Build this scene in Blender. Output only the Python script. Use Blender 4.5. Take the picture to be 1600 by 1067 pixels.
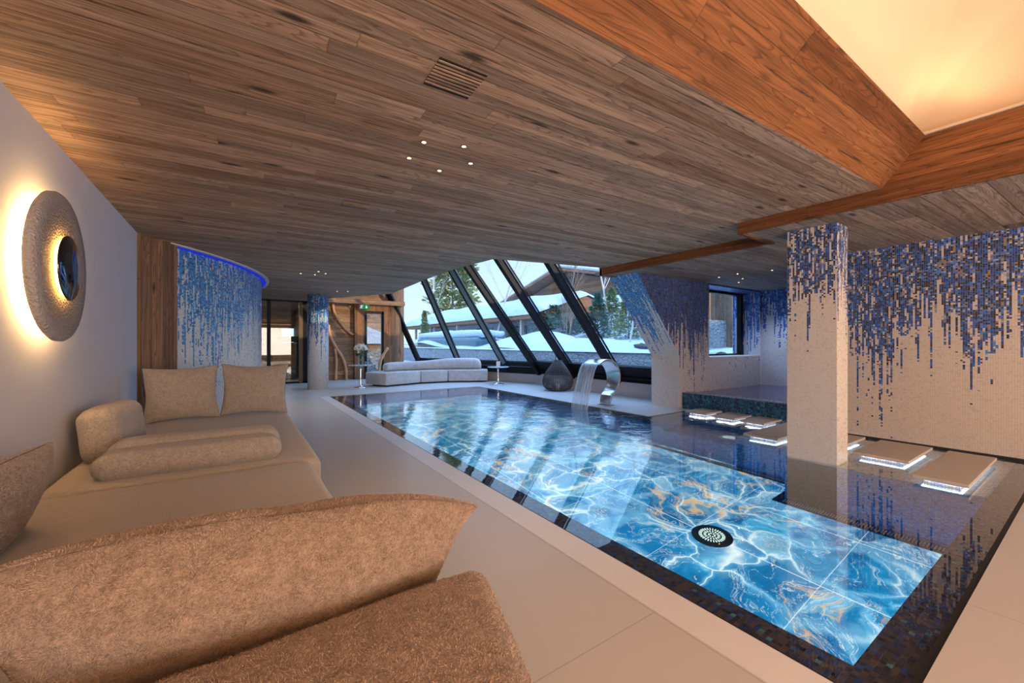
import bpy, bmesh, math, random
from mathutils import Vector, Matrix, noise
random.seed(7)
for o in list(bpy.data.objects): bpy.data.objects.remove(o)
SC = bpy.context.scene
COL = SC.collection
PI = math.pi

# ------------------------------------------------------------------ camera, world, lights, exposure
cam_data = bpy.data.cameras.new('camera'); cam = bpy.data.objects.new('camera', cam_data); COL.objects.link(cam)
cam_data.sensor_width = 36.0; cam_data.sensor_fit = 'HORIZONTAL'
cam_data.lens = 635.0/1600.0*36.0
cam_data.shift_y = (537.0-533.5)/1600.0
cam_data.clip_start = 0.02; cam_data.clip_end = 400
cam.location = (0, 0, 1.15)
cam.rotation_euler = (PI/2, 0, -math.radians(34.1045))
SC.camera = cam
SC.view_settings.view_transform = 'Standard'
SC.view_settings.look = 'None'
SC.view_settings.exposure = 0.45
SC.view_settings.gamma = 1.0
SC.view_settings.use_curve_mapping = False
SC.cycles.use_denoising = True
SC.cycles.max_bounces = 10
SC.cycles.diffuse_bounces = 4
SC.cycles.glossy_bounces = 4
SC.cycles.transmission_bounces = 8
SC.cycles.transparent_max_bounces = 16
SC.cycles.sample_clamp_indirect = 4.0
SC.cycles.caustics_reflective = False
SC.cycles.caustics_refractive = True

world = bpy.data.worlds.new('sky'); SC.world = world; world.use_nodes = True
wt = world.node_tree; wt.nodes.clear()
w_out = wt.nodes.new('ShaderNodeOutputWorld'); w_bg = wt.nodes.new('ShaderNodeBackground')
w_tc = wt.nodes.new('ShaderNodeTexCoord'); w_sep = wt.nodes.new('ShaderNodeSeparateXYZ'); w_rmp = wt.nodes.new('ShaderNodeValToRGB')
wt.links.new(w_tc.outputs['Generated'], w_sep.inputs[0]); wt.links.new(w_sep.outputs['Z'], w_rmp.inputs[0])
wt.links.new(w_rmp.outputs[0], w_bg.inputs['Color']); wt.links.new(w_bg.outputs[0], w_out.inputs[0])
w_rmp.color_ramp.elements[0].position = 0.0; w_rmp.color_ramp.elements[0].color = (0.58, 0.70, 0.82, 1)
w_rmp.color_ramp.elements[1].position = 0.75; w_rmp.color_ramp.elements[1].color = (0.30, 0.52, 0.95, 1)
e_ = w_rmp.color_ramp.elements.new(0.2); e_.color = (0.46, 0.63, 0.84, 1)
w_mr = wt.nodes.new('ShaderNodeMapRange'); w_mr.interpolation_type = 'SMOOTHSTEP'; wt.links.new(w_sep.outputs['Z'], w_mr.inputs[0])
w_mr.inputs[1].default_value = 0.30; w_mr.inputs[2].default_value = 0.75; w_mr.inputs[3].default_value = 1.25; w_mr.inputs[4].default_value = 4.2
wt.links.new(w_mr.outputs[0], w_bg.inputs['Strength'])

def light(name, kind, loc, energy, color, size=0.1, rot=None, aim=None, **kw):
    d = bpy.data.lights.new(name, kind); d.energy = energy; d.color = color
    o = bpy.data.objects.new(name, d); COL.objects.link(o); o.location = loc
    if kind == 'AREA':
        d.shape = 'RECTANGLE'; d.size = size if not isinstance(size, tuple) else size[0]
        d.size_y = size if not isinstance(size, tuple) else size[1]
    elif kind in ('POINT', 'SPOT'): d.shadow_soft_size = size
    for k, v in kw.items(): setattr(d, k, v)
    if aim is not None: o.rotation_euler = (Vector(aim)-Vector(loc)).to_track_quat('-Z', 'Y').to_euler()
    elif rot is not None: o.rotation_euler = rot
    return o
WARM = (1.0, 0.60, 0.33)
# low winter sun, coming through the slanted glazing towards the end wall
sun = light('sun', 'SUN', (20, -20, 8), 2.6, (1.0, 0.74, 0.46), aim=(20-5.0, -20+8.6, 8-1.45)); sun.data.angle = math.radians(0.7)
# warm light of the vaulted recess: cove lamps lying on the ledges, shining up into the plaster vault
light('cove_lamp', 'AREA', (2.6, 0.72, 2.78), 3.2, (1.0, 0.54, 0.26), (3.2, 0.08), aim=(2.6, -0.6, 4.2))
light('cove_lamp', 'AREA', (4.22, -0.8, 2.78), 3.2, (1.0, 0.54, 0.26), (0.08, 2.6), aim=(3.0, -0.8, 4.2))
light('cove_lamp', 'AREA', (4.18, 0.62, 2.80), 0.8, WARM, (0.2, 0.2), aim=(3.9, 0.3, 3.6))
light('cove_lamp', 'AREA', (2.6, -2.2, 2.78), 3.5, WARM, (3.2, 0.08), aim=(2.6, -0.9, 4.2))
# unseen fill lights added behind the camera: a warm point and broad panels
light('rear_warm_fill', 'POINT', (-0.60, -1.6, 1.7), 75, (1.0, 0.52, 0.24), 0.25)
light('rear_fill_panel', 'AREA', (1.2, -4.6, 1.3), 210, (1.0, 0.80, 0.66), (4.5, 1.8), aim=(1.8, 3.0, 1.5))
light('rear_fill_panel', 'AREA', (4.6, -4.6, 1.4), 130, (1.0, 0.76, 0.60), (3.0, 2.0), aim=(4.6, 3.0, 1.6))

# ------------------------------------------------------------------ node helpers
class N:
    """small expression builder on a node tree"""
    def __init__(s, nt): s.nt = nt
    def node(s, t, **kw):
        n = s.nt.nodes.new(t)
        for k, v in kw.items(): setattr(n, k, v)
        return n
    def put(s, sock, v):
        if isinstance(v, V): v = v.s
        if isinstance(v, bpy.types.NodeSocket): s.nt.links.new(v, sock)
        elif v is not None:
            if hasattr(sock.default_value, '__len__'):
                if not hasattr(v, '__len__'): v = (v,)*len(sock.default_value)
                v = tuple(v)
                if len(sock.default_value) == 4 and len(v) == 3: v = v+(1,)
                sock.default_value = v
            else: sock.default_value = v
    def m(s, op, a, b=None, c=None):
        n = s.node('ShaderNodeMath', operation=op)
        s.put(n.inputs[0], a)
        if b is not None: s.put(n.inputs[1], b)
        if c is not None: s.put(n.inputs[2], c)
        return V(s, n.outputs[0])
    def xyz(s, x, y, z=0.0):
        n = s.node('ShaderNodeCombineXYZ')
        for i, v in enumerate((x, y, z)): s.put(n.inputs[i], v)
        return n.outputs[0]
    def sep(s, v):
        n = s.node('ShaderNodeSeparateXYZ'); s.put(n.inputs[0], v)
        return [V(s, o) for o in n.outputs]
    def noise(s, vec, scale=1, detail=4, rough=0.55, dist=0.0):
        n = s.node('ShaderNodeTexNoise'); s.put(n.inputs['Vector'], vec)
        n.inputs['Scale'].default_value = scale; n.inputs['Detail'].default_value = detail
        n.inputs['Roughness'].default_value = rough; n.inputs['Distortion'].default_value = dist
        return V(s, n.outputs['Fac']), n.outputs['Color']
    def vor(s, vec, scale=1, feature='F1'):
        n = s.node('ShaderNodeTexVoronoi', feature=feature); s.put(n.inputs['Vector'], vec); n.inputs['Scale'].default_value = scale
        return V(s, n.outputs['Distance'])
    def rnd(s, vec):
        n = s.node('ShaderNodeTexWhiteNoise', noise_dimensions='3D'); s.put(n.inputs['Vector'], vec)
        return V(s, n.outputs['Value'])
    def ramp(s, f, stops, mode='LINEAR'):
        n = s.node('ShaderNodeValToRGB'); s.put(n.inputs[0], f); r = n.color_ramp; r.interpolation = mode
        while len(r.elements) > 1: r.elements.remove(r.elements[-1])
        for i, (p, c) in enumerate(stops):
            e = r.elements[0] if i == 0 else r.elements.new(p)
            e.position = p; e.color = (c if hasattr(c, '__len__') else (c, c, c))+((1,) if (not hasattr(c, '__len__') or len(c) == 3) else ())
        return n.outputs[0]
    def mix(s, f, a, b, mode='MIX'):
        n = s.node('ShaderNodeMix', data_type='RGBA', blend_type=mode)
        s.put(n.inputs[0], f); s.put(n.inputs[6], a); s.put(n.inputs[7], b)
        return n.outputs[2]
    def sstep(s, x, a, b):
        n = s.node('ShaderNodeMapRange', interpolation_type='SMOOTHSTEP'); s.put(n.inputs[0], x)
        s.put(n.inputs[1], a); s.put(n.inputs[2], b); n.inputs[3].default_value = 0; n.inputs[4].default_value = 1
        return V(s, n.outputs[0])
    def bump(s, h, strength=0.3, dist=0.01, normal=None):
        n = s.node('ShaderNodeBump'); n.inputs['Strength'].default_value = strength; n.inputs['Distance'].default_value = dist
        s.put(n.inputs['Height'], h)
        if normal is not None: s.put(n.inputs['Normal'], normal)
        return n.outputs[0]
class V:
    def __init__(s, n, sock): s.n = n; s.s = sock
    def __add__(s, o): return s.n.m('ADD', s, o)
    __radd__ = __add__
    def __sub__(s, o): return s.n.m('SUBTRACT', s, o)
    def __rsub__(s, o): return s.n.m('SUBTRACT', o, s)
    def __mul__(s, o): return s.n.m('MULTIPLY', s, o)
    __rmul__ = __mul__
    def __truediv__(s, o): return s.n.m('DIVIDE', s, o)
    def floor(s): return s.n.m('FLOOR', s)
    def frac(s): return s.n.m('FRACT', s)
    def abs(s): return s.n.m('ABSOLUTE', s)
    def lt(s, o): return s.n.m('LESS_THAN', s, o)
    def gt(s, o): return s.n.m('GREATER_THAN', s, o)
    def mn(s, o): return s.n.m('MINIMUM', s, o)
    def mx(s, o): return s.n.m('MAXIMUM', s, o)
    def pw(s, o): return s.n.m('POWER', s, o)

def mat(name):
    m = bpy.data.materials.new(name); m.use_nodes = True
    nt = m.node_tree; nt.nodes.clear(); g = N(nt)
    out = nt.nodes.new('ShaderNodeOutputMaterial')
    return m, g, out
def pbsdf(g, out, color, rough=0.5, metal=0.0, normal=None, spec=None, emis=None, estr=0.0, sheen=0.0, coat=0.0):
    b = g.node('ShaderNodeBsdfPrincipled')
    g.put(b.inputs['Base Color'], color); g.put(b.inputs['Roughness'], rough); g.put(b.inputs['Metallic'], metal)
    if normal is not None: g.put(b.inputs['Normal'], normal)
    if spec is not None: g.put(b.inputs['Specular IOR Level'], spec)
    if emis is not None: g.put(b.inputs['Emission Color'], emis); g.put(b.inputs['Emission Strength'], estr)
    if sheen: b.inputs['Sheen Weight'].default_value = sheen; b.inputs['Sheen Roughness'].default_value = 0.5
    if coat: b.inputs['Coat Weight'].default_value = coat; b.inputs['Coat Roughness'].default_value = 0.1
    if out is not None: g.nt.links.new(b.outputs[0], out.inputs[0])
    return b
def plain(name, color, rough=0.5, metal=0.0, nscale=0, namt=0.0, bump=0.0, spec=None):
    m, g, out = mat(name)
    tc = g.node('ShaderNodeTexCoord'); c = color; nrm = None
    if nscale:
        f, _ = g.noise(tc.outputs['Object'], nscale, 5, 0.6)
        c = g.mix(f, tuple(v*(1-namt) for v in color), tuple(min(1, v*(1+namt)) for v in color))
        if bump: nrm = g.bump(f, bump, 0.01)
    pbsdf(g, out, c, rough, metal, nrm, spec)
    return m
def emit(name, color, strength):
    m, g, out = mat(name); e = g.node('ShaderNodeEmission')
    g.put(e.inputs[0], color); e.inputs[1].default_value = strength; g.nt.links.new(e.outputs[0], out.inputs[0])
    return m

def wood(name, along=(1, 0), width=0.11, length=1.6, tones=((0.20, 0.105, 0.055), (0.34, 0.20, 0.115), (0.30, 0.205, 0.145)), uv=False, grain=1.0, gap=0.035, joints=True, angle=0.0, bumps=0.35, rough=0.75):
    """reclaimed boards: per-board tone, stretched grain, cathedral figure, knots, dark seams"""
    m, g, out = mat(name); tc = g.node('ShaderNodeTexCoord')
    src = tc.outputs['UV'] if uv else tc.outputs['Object']
    x, y, z = g.sep(src)
    if angle:
        ca, sa = math.cos(angle), math.sin(angle)
        x, y = x*ca + y*sa, y*ca - x*sa
    u, v = x, y
    row = (v/width).floor(); fv = (v/width).frac()
    off = g.rnd(g.xyz(row, 3.3, 1.7))
    lu = u/length + off*7.0
    seg = lu.floor(); fu = lu.frac()
    bid = g.xyz(row, seg, 0.5)
    r1 = g.rnd(bid); r2 = g.rnd(g.xyz(row, seg, 9.1)); r3 = g.rnd(g.xyz(row, seg, 4.4))
    wob, _ = g.noise(g.xyz(u*1.1 + r1*37.0, v*5.0 + r2*11.0, r3*9.0), 1.0, 3, 0.5)
    # cathedral figure: contours of a stretched noise field
    field, _ = g.noise(g.xyz(u*0.55 + r2*23.0, v*7.0 + r1*17.0, r3*5.0), 1.0, 2.5, 0.5)
    rings = (field*(24.0*grain) + v*26.0).frac()
    ringd = g.sstep(rings, 0.55, 0.95) * (1.0 - g.sstep(rings, 0.95, 1.0))
    fine, _ = g.noise(g.xyz(u*4.0 + r1*91.0, v*150.0, r2*3.0), 1.0, 4, 0.65)
    streak, _ = g.noise(g.xyz(u*1.3 + r2*51.0, v*32.0, r1*3.0), 1.0, 4, 0.6)
    kn = g.vor(g.xyz(u*1.35 + r1*13.0, v*4.6 + r3*7.0, r2*4.0), 1.0)
    knot = 1.0 - g.sstep(kn, 0.035, 0.14)
    check, _ = g.noise(g.xyz(u*1.6 + r3*31.0, v*48.0, r1*8.0), 1.0, 4, 0.6)
    crack = g.sstep(check, 0.60, 0.70)
    base = g.ramp(r1, [(0.0, tuple(c*0.85 for c in tones[0])), (0.25, tones[1]), (0.45, tuple(c*0.7 for c in tones[2])), (0.62, tones[2]), (0.80, tuple(c*1.25 for c in tones[1])), (1.0, tuple(c*1.1 for c in tones[2]))])
    c = g.mix(streak*0.9, tuple(t*0.55 for t in tones[0]), base)
    c = g.mix(g.sstep(streak, 0.25, 0.75), g.mix(0.55, base, tuple(t*0.35 for t in tones[0])), g.mix(0.25, base, tuple(min(1, t*1.5) for t in tones[1])))
    c = g.mix(fine*0.55, c, g.mix(1.0, c, (0.62, 0.62, 0.62), 'MULTIPLY'))
    c = g.mix(ringd*0.55, c, tuple(t*0.35 for t in tones[0]))
    c = g.mix(crack*0.75, c, (0.025, 0.014, 0.009))
    c = g.mix(knot*0.9, c, (0.03, 0.017, 0.01))
    edge = (fv - 0.5).abs()
    seam = g.sstep(edge, 0.5-gap, 0.5-gap*0.35)
    if joints:
        je = (fu - 0.5).abs(); seam = seam.mx(g.sstep(je, 0.4975, 0.4997)*0.5)
    c = g.mix(seam*0.55, c, (0.03, 0.017, 0.011))
    h = fine*0.35 + wob*0.3 - seam*1.6 - crack*0.6 - knot*0.3 + r2*0.35
    pbsdf(g, out, c, rough, 0.0, g.bump(h, bumps, 0.006), 0.25)
    return m

def mosaic(name, tile=0.0165, v_top=2.3, reach=1.0, dens=0.9, tones='mix', base=(0.62, 0.56, 0.50), full=False, wave=3.0, seed=0.0, nsq=1.0, wobble=0.75, rough=0.22):
    """glass mosaic; coloured tiles run down in drips from v_top (metres on the v axis of the uv map)"""
    m, g, out = mat(name); tc = g.node('ShaderNodeTexCoord'); x, y, z = g.sep(tc.outputs['UV'])
    iu = (x/tile).floor(); jv = (y/(tile*nsq)).floor(); fu = (x/tile).frac(); fv = (y/(tile*nsq)).frac()
    r_t = g.rnd(g.xyz(iu, jv, seed+1.0)); r_c = g.rnd(g.xyz(iu, jv, seed+5.0)); r_b = g.rnd(g.xyz(iu, jv, seed+8.0))
    if full: col = g.ramp(r_c, full, 'CONSTANT'); is_c = 1.0
    else:
        d = (v_top - y)/reach
        big, _ = g.noise(g.xyz(iu*(tile*wave), seed*3.1, 0.0), 1.0, 2, 0.6)
        r_i = g.rnd(g.xyz(iu, 0.0, seed+2.0)); r_p = g.rnd(g.xyz((iu/2.0).floor(), 7.0, seed+2.0))
        L = 0.12 + (big*1.7-0.35)*0.95 + (r_i.pw(2.0))*wobble*0.55 + (r_p-0.5)*0.30
        run = (jv/5.0 + r_i*5.0).floor()
        r_run = g.rnd(g.xyz(iu, run, seed+3.0)); r_run2 = g.rnd(g.xyz(iu, (jv/14.0 + r_i*9.0).floor(), seed+4.0))
        prob = (1.0 - g.sstep(d/L.mx(0.05), 0.45, 1.05))*dens
        pick = r_t*0.26 + r_run*0.32 + r_run2*0.42
        thr = prob*0.78 + 0.02
        is_c = pick.lt(thr)*d.lt(L*1.02)
        sets = {
          'mix': [(0, (0.008, 0.06, 0.27)), (0.22, (0.012, 0.12, 0.47)), (0.38, (0.026, 0.013, 0.010)), (0.54, (0.008, 0.012, 0.03)), (0.66, (0.03, 0.20, 0.62)), (0.74, (0.12, 0.18, 0.38)), (0.84, (0.28, 0.36, 0.52)), (0.92, (0.02, 0.10, 0.45)), (0.965, (0.35, 0.2, 0.1))],
          'dark': [(0, (0.004, 0.025, 0.13)), (0.3, (0.008, 0.06, 0.30)), (0.60, (0.006, 0.012, 0.035)), (0.75, (0.012, 0.11, 0.46)), (0.92, (0.08, 0.14, 0.24))],
          'blue': [(0, (0.01, 0.08, 0.42)), (0.3, (0.02, 0.16, 0.6)), (0.55, (0.05, 0.30, 0.75)), (0.75, (0.01, 0.05, 0.25)), (0.9, (0.2, 0.42, 0.8))],
          'teal': [(0, (0.01, 0.16, 0.5)), (0.3, (0.02, 0.30, 0.68)), (0.55, (0.01, 0.06, 0.20)), (0.75, (0.04, 0.16, 0.5)), (0.9, (0.25, 0.48, 0.6))]}
        # runs of one colour within a drip
        pc = r_c*0.45 + r_run*0.55
        pc = (pc - 0.5)*1.5 + 0.5
        col = g.ramp(pc, sets[tones], 'CONSTANT')
    bcol = g.mix(r_b*0.5, base, tuple(min(1, b*1.18) for b in base))
    c = g.mix(is_c, bcol, col)
    ge = (fu-0.5).abs().mx((fv-0.5).abs()); grout = g.sstep(ge, 0.435, 0.47)
    c = g.mix(grout*0.8, c, (0.33, 0.29, 0.26) if not full else (0.06, 0.06, 0.075))
    tilt = g.node('ShaderNodeNewGeometry')
    rr = r_b*0.35 + rough
    h = (1.0-grout)*1.0 + r_t*0.25 + (fu-0.5)*(r_b-0.5)*0.8 + (fv-0.5)*(r_c-0.5)*0.8
    pbsdf(g, out, c, rr, 0.0, g.bump(h, 0.35, 0.002), 0.6)
    return m

# ------------------------------------------------------------------ mesh helpers
def tag(o, label=None, cat=None, group=None, kind=None):
    if label: o['label'] = label
    if cat: o['category'] = cat
    if group: o['group'] = group
    if kind: o['kind'] = kind
    return o
def empty(name, loc=(0, 0, 0), rz=0.0, **kw):
    o = bpy.data.objects.new(name, None); COL.objects.link(o); o.location = loc; o.rotation_euler = (0, 0, rz); o.empty_display_size = 0.1
    return tag(o, **kw)
def box_uv(me):
    uv = me.uv_layers.new(name='UVMap') if not me.uv_layers else me.uv_layers[0]
    for p in me.polygons:
        n = p.normal
        if abs(n.z) > 0.93: t, b = Vector((1, 0, 0)), Vector((0, 1, 0))
        else:
            t = Vector((0, 0, 1)).cross(n).normalized(); b = n.cross(t)
            if b.z < 0: b = -b
        for li in p.loop_indices:
            co = me.vertices[me.loops[li].vertex_index].co
            uv.data[li].uv = (co.dot(t), co.dot(b))
class M:
    """collects shapes for ONE mesh object"""
    def __init__(s): s.bm = bmesh.new()
    def face(s, pts):
        vs = [s.bm.verts.new(p) for p in pts]
        return s.bm.faces.new(vs)
    def box(s, a, b):
        x0, y0, z0 = a; x1, y1, z1 = b
        v = [s.bm.verts.new(p) for p in ((x0,y0,z0),(x1,y0,z0),(x1,y1,z0),(x0,y1,z0),(x0,y0,z1),(x1,y0,z1),(x1,y1,z1),(x0,y1,z1))]
        for f in ((3,2,1,0),(4,5,6,7),(0,1,5,4),(1,2,6,5),(2,3,7,6),(3,0,4,7)): s.bm.faces.new([v[i] for i in f])
        return s
    def prism(s, poly, z0, z1):
        """poly: ccw xy list"""
        lo = [s.bm.verts.new((x, y, z0)) for x, y in poly]; hi = [s.bm.verts.new((x, y, z1)) for x, y in poly]
        s.bm.faces.new(lo[::-1]); s.bm.faces.new(hi); n = len(poly)
        for i in range(n): s.bm.faces.new([lo[i], lo[(i+1) % n], hi[(i+1) % n], hi[i]])
        return s
    def prism_y(s, poly, y0, y1):
        """poly: xz list, swept along y"""
        lo = [s.bm.verts.new((x, y0, z)) for x, z in poly]; hi = [s.bm.verts.new((x, y1, z)) for x, z in poly]
        s.bm.faces.new(lo); s.bm.faces.new(hi[::-1]); n = len(poly)
        for i in range(n): s.bm.faces.new([lo[(i+1) % n], lo[i], hi[i], hi[(i+1) % n]])
        return s
    def bar(s, p, q, w, h, up=(0, 0, 1)):
        """square bar from p to q, w across, h along up"""
        p, q = Vector(p), Vector(q); d = (q-p).normalized(); sd = d.cross(Vector(up)).normalized(); u = sd.cross(d).normalized()
        c = [sd*(w/2*a)+u*(h/2*b) for a, b in ((-1,-1),(1,-1),(1,1),(-1,1))]
        lo = [s.bm.verts.new(p+k) for k in c]; hi = [s.bm.verts.new(q+k) for k in c]
        s.bm.faces.new(lo[::-1]); s.bm.faces.new(hi)
        for i in range(4): s.bm.faces.new([lo[i], lo[(i+1) % 4], hi[(i+1) % 4], hi[i]])
        return s
    def tube(s, pts, r, n=10, cap=True):
        pts = [Vector(p) for p in pts]; rs = r if hasattr(r, '__len__') else [r]*len(pts); rings = []
        a = None
        for i, p in enumerate(pts):
            d = (pts[min(i+1, len(pts)-1)]-pts[max(i-1, 0)]).normalized()
            if a is None: a = d.orthogonal().normalized()
            a = (a - d*a.dot(d)).normalized(); b = d.cross(a)
            rings.append([s.bm.verts.new(p+(a*math.cos(2*PI*k/n)+b*math.sin(2*PI*k/n))*rs[i]) for k in range(n)])
        for i in range(len(rings)-1):
            for k in range(n):
                f = s.bm.faces.new([rings[i][k], rings[i][(k+1) % n], rings[i+1][(k+1) % n], rings[i+1][k]]); f.smooth = True
        if cap: s.bm.faces.new(rings[0][::-1]); s.bm.faces.new(rings[-1])
        return s
    def lathe(s, prof, c=(0, 0, 0), n=32, axis='Z', close=False):
        """prof: (r, h) list; revolve about axis through c"""
        rings = []
        for r, h in prof:
            ring = []
            for k in range(n):
                a = 2*PI*k/n; x, y = math.cos(a)*r, math.sin(a)*r
                co = (x, y, h) if axis == 'Z' else ((h, x, y) if axis == 'X' else (y, h, x))
                ring.append(s.bm.verts.new(Vector(co)+Vector(c)))
            rings.append(ring)
        seq = list(range(len(rings)-1))
        for i in seq:
            for k in range(n):
                f = s.bm.faces.new([rings[i][k], rings[i][(k+1) % n], rings[i+1][(k+1) % n], rings[i+1][k]]); f.smooth = True
        if close:
            for k in range(n): s.bm.faces.new([rings[-1][k], rings[-1][(k+1) % n], rings[0][(k+1) % n], rings[0][k]])
        else:
            if prof[0][0] > 1e-5: s.bm.faces.new(rings[0][::-1])
            if prof[-1][0] > 1e-5: s.bm.faces.new(rings[-1])
        return s
    def grid(s, nx, ny, fn, smooth=True):
        vs = [[s.bm.verts.new(fn(i/nx, j/ny)) for j in range(ny+1)] for i in range(nx+1)]
        for i in range(nx):
            for j in range(ny):
                f = s.bm.faces.new([vs[i][j], vs[i+1][j], vs[i+1][j+1], vs[i][j+1]]); f.smooth = smooth
        return vs
    def build(s, name, m, parent=None, uv=True, bevel=0.0, loc=None, rot=None, weld=False, recalc=True):
        if weld: bmesh.ops.remove_doubles(s.bm, verts=s.bm.verts, dist=1e-5)
        if recalc: bmesh.ops.recalc_face_normals(s.bm, faces=s.bm.faces)
        me = bpy.data.meshes.new(name); s.bm.to_mesh(me); s.bm.free(); me.update()
        if uv: box_uv(me)
        for k in (m if isinstance(m, (list, tuple)) else [m]): me.materials.append(k)
        o = bpy.data.objects.new(name, me); COL.objects.link(o)
        if parent is not None: o.parent = parent
        if loc is not None: o.location = loc
        if rot is not None: o.rotation_euler = rot
        if bevel:
            b = o.modifiers.new('bevel', 'BEVEL'); b.width = bevel; b.segments = 2; b.limit_method = 'ANGLE'; b.angle_limit = math.radians(40)
        return o
def S(name, mesh, m, **kw):
    """setting piece"""
    parent = kw.get('parent'); o = mesh.build(name, m, **kw)
    if parent is None: o['kind'] = 'structure'
    return o
def copy_thing(src, loc, rz=None, label=None, group=None):
    r = src.copy(); COL.objects.link(r); r.location = loc
    if rz is not None: r.rotation_euler = (0, 0, rz)
    if label: r['label'] = label
    if group: r['group'] = group
    for ch in list(src.children):
        c = ch.copy(); COL.objects.link(c); c.parent = r
        for gch in list(ch.children):
            d = gch.copy(); COL.objects.link(d); d.parent = c
    return r

# ------------------------------------------------------------------ materials
CEIL_T = ((0.34, 0.20, 0.12), (0.54, 0.36, 0.245), (0.50, 0.375, 0.285))
m_ceil = wood('ceiling_planks', width=0.095, length=1.9, tones=CEIL_T, uv=False, angle=-math.radians(2.3))
m_low = wood('low_ceiling_planks', width=0.17, length=1.7, tones=((0.28, 0.20, 0.145), (0.45, 0.34, 0.26), (0.42, 0.34, 0.28)), angle=-math.radians(2.3))
m_beam = wood('beam_boards', width=0.135, length=2.7, tones=((0.20, 0.07, 0.024), (0.31, 0.12, 0.040), (0.26, 0.105, 0.042)), uv=True, grain=1.1, gap=0.02)
m_post = wood('post_boards', width=0.12, length=9.0, tones=((0.16, 0.085, 0.045), (0.27, 0.15, 0.085), (0.24, 0.15, 0.095)), uv=True)
m_wallwood = wood('end_wall_boards', width=0.15, length=2.4, tones=((0.30, 0.15, 0.075), (0.46, 0.27, 0.15), (0.42, 0.27, 0.17)), uv=True)
def vertical(mname, src_kw):
    m = wood(mname, uv=True, **src_kw)
    # swap u and v so boards stand upright
    nt = m.node_tree; sp = [n for n in nt.nodes if n.bl_idname == 'ShaderNodeSeparateXYZ'][0]
    src = sp.inputs[0].links[0].from_socket
    s2 = nt.nodes.new('ShaderNodeSeparateXYZ'); cb = nt.nodes.new('ShaderNodeCombineXYZ'); nt.links.new(src, s2.inputs[0])
    nt.links.new(s2.outputs[1], cb.inputs[0]); nt.links.new(s2.outputs[0], cb.inputs[1]); nt.links.new(cb.outputs[0], sp.inputs[0])
    return m
m_upright = vertical('upright_boards', dict(width=0.145, length=6.0, tones=((0.17, 0.09, 0.048), (0.28, 0.165, 0.095), (0.24, 0.16, 0.105))))
m_doorwood = vertical('door_post_boards', dict(width=0.2, length=6.0, tones=((0.26, 0.11, 0.045), (0.38, 0.17, 0.075), (0.34, 0.17, 0.085))))
m_plaster = plain('white_plaster', (0.60, 0.61, 0.66), 0.85, nscale=3, namt=0.03, bump=0.05)
m_vault = plain('cream_vault_plaster', (0.72, 0.58, 0.42), 0.9, nscale=2.5, namt=0.03, bump=0.06)
m_curb = plain('pale_curb_stone', (0.62, 0.59, 0.58), 0.6, nscale=3, namt=0.03)
m_black = plain('black_coated_steel', (0.012, 0.013, 0.016), 0.5, spec=0.15)
m_greymul = plain('grey_green_steel', (0.16, 0.21, 0.21), 0.4)
m_gap = plain('black_slot', (0.004, 0.004, 0.004), 0.6)
m_chrome = plain('polished_chrome', (0.75, 0.76, 0.78), 0.08, 1.0)

def floor_material():
    m, g, out = mat('large_beige_floor_tiles'); tc = g.node('ShaderNodeTexCoord'); x, y, z = g.sep(tc.outputs['Object'])
    fx = ((x - 0.28)/1.2).frac(); fy = ((y - 1.10)/2.4).frac()
    e = ((fx-0.5).abs()*1.2).mx((fy-0.5).abs()*2.4 - 0.6)
    j = g.sstep(e, 0.5965, 0.5985)
    n1, _ = g.noise(tc.outputs['Object'], 1.6, 5, 0.6); n2, _ = g.noise(tc.outputs['Object'], 45, 3, 0.6)
    c = g.mix(n1, (0.54, 0.51, 0.485), (0.59, 0.56, 0.535))
    c = g.mix(j*0.45, c, (0.25, 0.22, 0.20))
    pbsdf(g, out, c, n2*0.08+0.30, 0, g.bump(n2, 0.02, 0.002), 0.35)
    return m
m_floor = floor_material()
def coping_material():
    m, g, out = mat('pale_pool_coping'); tc = g.node('ShaderNodeTexCoord'); x, y, z = g.sep(tc.outputs['Object'])
    n1, _ = g.noise(tc.outputs['Object'], 2.2, 5, 0.6)
    c = g.mix(n1, (0.70, 0.68, 0.69), (0.78, 0.76, 0.77))
    pbsdf(g, out, c, 0.34, 0, None, 0.4)
    return m
m_coping = coping_material()
TS = 0.0165
m_mos_wall = mosaic('right_wall_mosaic', tile=0.0175, v_top=2.3, reach=2.15, dens=0.92, tones='mix', base=(0.60, 0.50, 0.42), seed=0.0, wave=1.5)
m_mos_col = mosaic('column_mosaic', tile=0.0155, v_top=2.3, reach=1.35, dens=0.80, tones='mix', base=(0.66, 0.58, 0.50), seed=4.0, wave=3.4)
m_mos_dark = mosaic('dark_blue_drip_mosaic', tile=0.02, v_top=2.65, reach=2.25, dens=1.2, tones='dark', base=(0.46, 0.42, 0.43), seed=7.0, wave=1.2)
m_mos_pier = mosaic('teal_drip_mosaic', tile=0.02, v_top=2.80, reach=2.0, dens=1.0, tones='teal', base=(0.62, 0.60, 0.56), seed=11.0, wave=2.5)
m_mos_blue = mosaic('bright_blue_drip_mosaic', tile=0.022, v_top=2.5, reach=2.7, dens=0.9, tones='blue', base=(0.60, 0.62, 0.70), seed=15.0, wave=2.0)
m_mos_round = mosaic('round_column_mosaic', tile=0.02, v_top=2.45, reach=2.3, dens=0.8, tones='teal', base=(0.66, 0.66, 0.64), seed=19.0, wave=3.5)
m_mos_cyl = mosaic('curved_wall_mosaic', tile=0.02, v_top=2.5, reach=2.3, dens=0.8, tones='teal', base=(0.52, 0.56, 0.56), seed=23.0, wave=1.0)
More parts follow.
